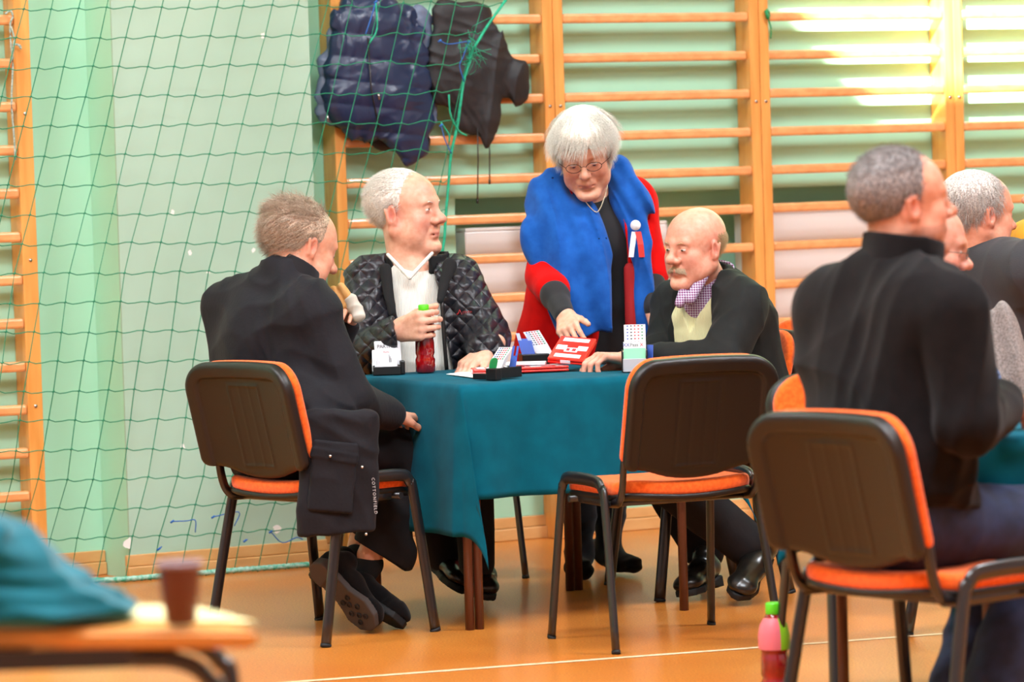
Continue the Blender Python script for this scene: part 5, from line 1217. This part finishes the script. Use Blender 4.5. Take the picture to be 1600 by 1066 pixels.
# right bidding box by the bald man's wrist
p = PZ(992, 581, TT); h5 = thing('bidding_box', 'pale grey bidding box with Pass cards at the wrist of the bald man', 'bidding box', tuple(p))
xd = unit([1, -.04, 0]); yd = np.cross([0, 0, 1], xd); T = rootT((p, xd, yd, np.array([0, 0, 1.])), h5)
mb = MB(); mb.box((-.036, 0, 0), (.036, .004, .040), T=T, bev=.001); mb.box((-.036, .05, 0), (.036, .054, .06), T=T, bev=.001); mb.box((-.036, .004, 0), (.036, .05, .004), T=T); mb.build('box_front', grey_pl, h5)
for sx in (-1, 1): mb = MB(); mb.box((sx*.038-.002, -.002, -.0), (sx*.038+.002, .056, .066), T=T, bev=.001); mb.build('box_side', black_pl, h5)
f_ = (p+yd*.008+np.array([0, 0, .036]), xd, unit([0, .10, 1])); fr = (f_[0], f_[1], f_[2], unit(np.cross(f_[1], f_[2])))
mb = MB(); mb.box((-.033, 0, -.001), (.034, .036, .0012), T=rootT(fr, h5)); mb.build('green_card', mat('mint_card', '8fe0b4', .4), h5)
mb = MB(); mb.box((-.033, .036, -.001), (.034, .056, .0012), T=rootT(fr, h5)); cc = mb.build('card', card_w, h5)
text_mesh('Pass', .0150, mat('grey_ink', '5f7f78', .6), rootT((fr[0]+fr[2]*.046+fr[3]*.0016, *fr[1:]), h5), 'lettering', cc)
text_mesh('XX', .0150, ink_blue, rootT((fr[0]+fr[2]*.046+fr[3]*.0016-fr[1]*.0245, *fr[1:]), h5), 'lettering', cc)
text_mesh('X', .0160, ink_red, rootT((fr[0]+fr[2]*.046+fr[3]*.0016+fr[1]*.023, *fr[1:]), h5), 'lettering', cc)
card_stack(h5, (fr[0]-fr[3]*.012+fr[2]*.012+fr[1]*.003, *fr[1:]), .066, .048, 6, .0100, card_w, 'card')
f_ = (p+xd*.046+yd*.03+np.array([0, 0, .02]), unit([.6, -.8, 0]), unit([.05, 0, 1])); frb = (f_[0], f_[1], f_[2], unit(np.cross(f_[1], f_[2]))); mb = MB(); mb.box((-.014, 0, -.001), (.014, .060, .001), T=rootT(frb, h5)); mb.build('blue_card', card_blue, h5)
# red duplicate boards
def board(fr, label, W=.125, L=.205, th=.017, detail=True):
    t = thing('bridge_board', label, 'board', tuple(fr[0])); T = rootT(fr, t)
    mb = MB(); mb.box((-W/2, -L/2, -th/2), (W/2, L/2, -.001), T=T, bev=.003); mb.box((-W/2, -L/2, .0005), (W/2, L/2, th/2), T=T, bev=.003); mb.build('board_body', red_pl, t)
    for y in (-1, 1):
        mb = MB(); mb.box((-W*.36, y*(L/2-.026)-.012, th/2-.0005), (W*.36, y*(L/2-.026)+.012, th/2+.0008), T=T); mb.build('card_pocket', card_w, t)
        mb = MB(); mb.box((-.016, y*(L/2+.0002)-.0012, -th/2+.004), (.016, y*(L/2+.0002)+.0012, .005), T=T); mb.build('clip', card_w, t)
    for x in (-1, 1):
        mb = MB(); mb.box((x*(W/2-.024)-.016, -.016, th/2-.0005), (x*(W/2-.024)+.016, .016, th/2+.0008), T=T); mb.build('card_pocket', card_w, t)
    mb = MB(); mb.box((-.020, -.030, th/2-.0004), (.022, .0, th/2+.0010), T=T); q = mb.build('centre_label', card_w, t)
    mb = MB(); mb.box((-.014, -.024, th/2+.0011), (-.004, -.006, th/2+.0014), T=T); mb.build('print', ink_red, q)
    mb = MB(); mb.box((.004, -.024, th/2+.0011), (.016, -.006, th/2+.0014), T=T); mb.build('print', ink_red, q)
    return t
A_, B_, D_ = P(848, 562, 11.93), P(904, 567, 11.90), P(884, 529, 12.07)
xb = B_-A_; yb = D_-A_; Wb, Lb = np.linalg.norm(xb), np.linalg.norm(yb); xb = unit(xb); yb = unit(yb-xb*(xb@yb)); print('board', Wb, Lb)
board((A_+(B_-A_)/2+(D_-A_)/2, xb, yb, unit(np.cross(xb, yb))), 'red board held above the table by the standing woman', Wb, Lb)
Z3 = np.array([0, 0, 1.])
def flat(x, y, z, ang): q = PZ(x, y, z); a = rotz(math.radians(ang))@np.array([1., 0, 0]); return (q, a, np.cross(Z3, a), Z3)
board(flat(832, 576, TT+.0095, -78), 'red board lying flat on the table under the held one')
board(flat(775, 579, TT+.0095, -85), 'red board lying flat beside the holder with the green tab', .105, .15)
q = PZ(822, 570, TT+.022); mb = MB(); mb.box((-.062, -.03, 0), (.062, .03, .009), T=lambda v: q+np.array(v)@rotz(-.1).T, bev=.002); tag(mb.build('card_deck', card_w), 'flat white deck lying on top of the red boards', 'cards')
q2_ = [PZ(697, 585, TT), PZ(752, 592, TT), PZ(770, 584, TT), PZ(735, 580, TT)]
mb = MB(); mb.add([*q2_, *[v+[0, 0, .001] for v in q2_]], [(3, 2, 1, 0), (4, 5, 6, 7), (0, 1, 5, 4), (1, 2, 6, 5), (2, 3, 7, 6), (3, 0, 4, 7)]); tag(mb.build('paper_sheet', paper), 'white paper slip on the teal cloth beside the holder with the green tab', 'paper')
# sandwich at the man's mouth
bread = mat('bread_crust', 'd8a968', .8, 'c08a48', 30, bump=.3, bscale=120, bdist=.002); sp = P(536, 468, 11.72)
sw_ = thing('sandwich', 'sandwich half wrapped in paper held at the mouth of the man at the left', 'sandwich', tuple(sp)); tl_ = unit([.55, 0, -1.])
sdf_obj('bun', [cap(sp-tl_*.035+[-.012, 0, 0], .014, sp+tl_*.02+[-.012, 0, 0], .018, .004), cap(sp-tl_*.035+[.012, 0, .008], .014, sp+tl_*.02+[.012, 0, .008], .018, .004)], bread, sw_, .003, wrinkle(.002, 60, 3))
sdf_obj('wrapper', [cap(sp+tl_*.012+[.018, 0, .0], .024, sp+tl_*.055+[.018, 0, 0], .026, .01)], mat('greaseproof_paper', 'e8e6d8', .5, trans=.3), sw_, .003, wrinkle(.005, 70, 9))
# ------------------------------------------------------------------ coats over the wall bars
def W(x, y, d): s, z = wx(x, y, d); return wp(s, d, z)
def puffer_disp(amp=.006, fr=130, seed=1):
    w = wrinkle(.006, 34, seed); w2 = wrinkle(.002, 90, seed+1)
    def f(X): 
        s = (X-W0)@wu; z = X[:, 2]; return amp*(np.abs(np.sin((z+.12*s)*fr/2))**.6-.6)+w(X)+w2(X)
    return f
navy = mat('navy_nylon', '1c2a48', .35, bump=.3, bscale=80, bdist=.003, spec=.5); slate = mat('slate_nylon', '5a6880', .45, bump=.3, bscale=80, bdist=.003); blackn = mat('black_nylon', '121214', .5, bump=.3, bscale=60, bdist=.004); shell_b = mat('black_softshell', '19191c', .6, bump=.3, bscale=50, bdist=.004)
nw = wn
c_ = W(585, 120, .14); pf = thing('puffer_jacket', 'navy blue quilted puffer jacket hanging over the wall bars behind the net', 'jacket', tuple(c_))
cc_ = lambda a, ra, b, rb, k=.03, s=.45, d=.15, d2=None: cap(W(*a, d), ra, W(*b, d2 or d), rb, k, s=s, n=nw)
sdf_obj('jacket_body', [cc_((556, 38), .085, (545, 150), .100, k=.05), cc_((600, 36), .085, (612, 150), .098, k=.05, d=.15, d2=.18), cc_((578, 60), .09, (580, 150), .10, k=.05), cc_((560, 150), .085, (575, 178), .070, k=.05), cc_((612, 150), .078, (640, 205), .070, d=.18), cc_((636, 195), .066, (642, 236), .052, d=.18), cc_((560, 30), .045, (632, 28), .045, s=1.2, d=.10), cc_((648, 60), .04, (662, 180), .050, d=.17)], navy, pf, .0055, puffer_disp(.0055, 74, 3))
sdf_obj('side_panel', [cc_((522, 45), .030, (505, 165), .034, d=.13), cc_((516, 100), .03, (520, 180), .04, d=.12)], slate, pf, .0055, puffer_disp(.006, 62, 5))
sdf_obj('lining', [cc_((512, 178), .030, (600, 212), .050, d=.12), cc_((600, 212), .045, (655, 225), .045, d=.13)], blackn, pf, .0055, wrinkle(.005, 40, 7))
mb = MB(); mb.tube([W(575, 60, .205)-c_, W(580, 140, .225)-c_, W(592, 200, .225)-c_], .003, 6); mb.build('zip', black_pl, pf)
for x, y in ((591, 146), (511, 180)): mb = MB(); mb.tube([W(x, y, .225 if x > 550 else .17)-c_, W(x+2, y+10, .225 if x > 550 else .17)-c_], .0035, 6); mb.build('zip_pull', steel, pf)
c2_ = W(662, 90, .13); sj = thing('slate_jacket', 'slate blue jacket hanging between the navy puffer and the black jacket', 'jacket', tuple(c2_))
sdf_obj('jacket_body', [cc_((655, 30), .045, (668, 110), .042, d=.12), cc_((664, 110), .04, (672, 185), .035, d=.12)], slate, sj, .0055, puffer_disp(.005, 62, 9))
c3_ = W(745, 100, .14); bj = thing('black_jacket', 'black hooded jacket hanging over the wall bars right of the navy puffer', 'jacket', tuple(c3_))
sdf_obj('jacket_body', [cc_((700, 25), .062, (702, 135), .070, k=.04), cc_((738, 22), .066, (748, 110), .090, k=.04), cc_((700, 22), .04, (752, 22), .045, s=1.2, d=.10), cc_((718, 110), .070, (722, 185), .052, d=.15, k=.04), cc_((764, 60), .055, (796, 120), .070, d=.15, k=.04), cc_((796, 120), .068, (814, 146), .046, d=.15), cc_((756, 100), .065, (770, 180), .034, d=.165, k=.04), cc_((770, 180), .032, (766, 214), .006, d=.17), cc_((684, 80), .03, (690, 150), .035), cc_((735, 130), .05, (745, 185), .045, d=.15, k=.04)], shell_b, bj, .0055, lambda X: wrinkle(.010, 24, 11, (1, 1, .5))(X)+wrinkle(.003, 60, 12)(X))
for (x0, y0, x1, y1) in ((746, 190, 746, 314), (763, 190, 765, 284)):
    mb = MB(); mb.tube([W(x0, y0, .17)-c3_, W((x0+x1)/2+1, (y0+y1)/2, .17)-c3_, W(x1, y1, .17)-c3_], .0022, 6); mb.tube([W(x1, y1-3, .17)-c3_, W(x1, y1+4, .17)-c3_], .004, 6); mb.build('drawcord', black_pl, bj)
# cords tied to the wall bars
mb = MB(); D_c = DB+.012
mb.tube([W(x, y, D_c) for x, y in spline([(8, 22), (16, 17), (20, 26), (16, 38), (17, 70), (20, 100), (18, 160), (22, 215), (24, 250)], 5)], .0035, 6); mb.tube([W(x, y, D_c+.008) for x, y in spline([(17, 42), (22, 60), (20, 80), (16, 98)], 5)], .0035, 6); mb.tube([W(x, y, D_c+.008) for x, y in spline([(20, 70), (28, 70), (33, 76), (30, 70)], 5)], .004, 6)
tag(mb.build('tied_cord', mat('grey_cord', 'b8c4b8', .7, '6f8f80', 160)), 'grey knotted cord hanging from the wall bars at the far left', 'cord')
mb = MB(); mb.tube([W(x, y, DB+.012) for x, y in spline([(1198, 14), (1203, 22), (1201, 30), (1205, 45), (1204, 60)], 5)], .003, 6); mb.tube([W(x, y, DB+.013) for x, y in [(1197, 16), (1200, 30)]], .007, 6)
tag(mb.build('green_string', mat('green_string', '178a50', .7)), 'short green string tied on the wall bars above the bald man', 'string')
# ------------------------------------------------------------------ safety net
rope = [(40, 916), (110, 914), (190, 911), (250, 906), (300, 902), (350, 898), (400, 894), (440, 891), (475, 888), (520, 885), (560, 881)]
def net():
    root = thing('safety_net', 'green knotted safety net hanging in front of the wall panel', 'net', tuple(FL(300, 889)))
    o = np.array(root.location); RW = np.array([FL(*r) for r in rope]); rxs = np.array([r[0] for r in rope])
    drope = lambda x: float((np.array([np.interp(x, rxs, RW[:, k]) for k in range(3)])-W0)@wn)
    xe = lambda y: np.interp(y, [0, 40, 80, 130, 200, 240, 390, 600, 880], [790, 762, 738, 724, 714, 705, 692, 640, 560])
    def node(i, j):
        x = 80+43*min(j, 10)+40.5*max(j-10, 0)-11*min(i, 9)-7*max(min(i, 16)-9, 0)-13*max(i-16, 0)
        y = 13+46*i-.012*(x-80)-(max(i, 0)/19.0)**7*.055*max(x-190, 0)*1.0
        r_ = math.sin(i*7.1+j*3.3); return x+1.5*r_, y+1.2*math.cos(i*2.7+j*5.1)+(3 if x > 560 else 0)*math.sin(i+j*1.7)
    def d_at(x, y):
        d0 = DP+.13+.02*math.sin(x*.02)+.02*math.sin(y*.013+x*.01); t = min(max((y-700)/190, 0), 1); return d0*(1-t)+drope(min(max(x, 40), 560))*t
    P3 = lambda x, y: W(x, y, d_at(x, y))-o
    tw = MB(); rows = range(-1, 20); cols = range(-4, 24); ny = {}
    for i in rows:
        for j in cols:
            x, y = node(i, j)
            if i == 19: y = float(np.interp(x, rxs, [r[1] for r in rope]))
            ny[i, j] = (x, y)
    def seg(a, b, sag=0.0):
        (xa, ya), (xb, yb) = a, b
        ea, eb = xe(ya), xe(yb)
        if xa > ea and xb > eb: return
        if xb > eb or xa > ea:
            lo, hi = 0., 1.
            for _ in range(14):
                m_ = (lo+hi)/2; x, y = xa+(xb-xa)*m_, ya+(yb-ya)*m_
                if (x > xe(y)) == (xb > eb): hi = m_
                else: lo = m_
            q = (xa+(xb-xa)*lo, ya+(yb-ya)*lo)
            if xb > eb: (xb, yb) = q
            else: (xa, ya) = q
        if ya > 925 or yb > 925 or xb < -30 and xa < -30: return
        n = 4; pts = []
        for k in range(n+1):
            t = k/n; x = xa+(xb-xa)*t; y = ya+(yb-ya)*t+sag*4*t*(1-t)+(1.6*math.sin(2*PI*t) if sag else 0); pts.append(P3(x, y))
        tw.tube(pts, .0017, 4, caps=False)
    for i in rows:
        for j in cols:
            if (i, j+1) in ny and i < 19: seg(ny[i, j], ny[i, j+1], 2.2)
            if (i+1, j) in ny: seg(ny[i, j], ny[i+1, j])
    t_ = tw.build('mesh_twine', net_m, root); t_['kind'] = 'stuff'
    kn = MB()
    for (i, j), (x, y) in ny.items():
        if x < xe(y) and 0 <= y < 912 and x > -10 and i < 19:
            q = P3(x, y); kn.tube([q+[-.0035, 0, -.003], q+[.0035, 0, .003]], .0030, 5)
    k_ = kn.build('knots', net_m, root); k_['kind'] = 'stuff'
    mb = MB(); pts = []
    for y in [0, 20, 40, 60, 80, 105, 130, 165, 200, 240, 290, 340, 390, 470, 560]: pts.append(P3(float(xe(y)), y))
    mb.tube(spline(pts, 3), .0052, 8); mb.build('edge_rope', net_d, root)
    mb = MB(); L = spline([P3(789, 2), P3(760, 42), P3(737, 80)], 4); mb.tube(L, .004, 6); mb.tube([q+[.006, 0, .004] for q in L], .003, 6); mb.build('top_rope', net_d, root)
    mb = MB()
    L = spline([p-o+[0, 0, .012] for p in RW], 10); rr = [.0085+.0018*(k % 2) for k in range(len(L))]; mb.tube(L, rr, 8); mb.build('bottom_rope', mat('lashed_rope', '2f9a78', .7, 'a8d0c0', 70), root)
    r = np.random.RandomState(3); fr_ = MB()
    for k in range(26):
        a = P3(735+r.randn()*6, 85+r.randn()*18); fr_.tube(spline([a, a+r.randn(3)*.02+[.01, -.01, 0], a+r.randn(3)*.035+[.015, -.01, -.01]], 3), .0009, 4)
    f1_ = fr_.build('frayed_ends', net_d, root)
    for pts in ([(586, 3), (578, 30), (570, 54)], [(686, 64), (700, 69), (728, 65)], [(731, 66), (722, 90), (717, 103), (724, 128)], [(688, 196), (694, 218), (704, 240)], [(268, 815), (290, 814), (304, 813), (304, 832)], [(332, 808), (372, 800), (365, 822)], [(422, 831), (440, 848), (462, 840), (472, 843)], [(247, 858), (252, 854)], [(382, 845), (386, 843)]):
        mb = MB(); q = [P3(*p)+wn*.006 for p in pts]; mb.tube(spline(q, 4), .0020, 6); a = q[0]; mb.tube([a-[.006, 0, .004], a+[.006, 0, .004]], .0040, 6); mb.build('blue_tie', blue_tie, root)
    for pts in ([(586, 5), (588, 45), (576, 68)], [(700, 148), (703, 180), (716, 205), (728, 212)], [(688, 192), (700, 210), (701, 222)]):
        mb = MB(); mb.tube(spline([P3(*p)+wn*.006 for p in pts], 4), .0032, 6); mb.build('green_tie', net_d, root)
net()
# grey coat over the chair at the right
c7 = P(1560, 600, 10.6); grey_wool = mat('grey_tweed', '8b817c', .95, '6a615d', 160, bump=.5, bscale=300, bdist=.002)
b9 = P(1560, 640, 10.75); b9[2] = 0
build_chair(b9+np.array([.07, .12, 0]), math.radians(-60), 'orange chair under the bearded man with a grey coat over its back', GC)
gc = sdf_obj('grey_coat', [cap(P(1548, 512, 10.5), .055, P(1545, 640, 10.45), .095, .05, s=.5, n=nY), cap(P(1560, 530, 10.5), .06, P(1590, 640, 10.45), .085, .05, s=.5, n=nY)], grey_wool, None, .006, lambda X: .008*np.sin(X[:, 0]*75+X[:, 2]*14)+wrinkle(.003, 40, 91)(X))
tag(gc, 'grey tweed coat draped over a chair back beside the right-hand table', 'coat')
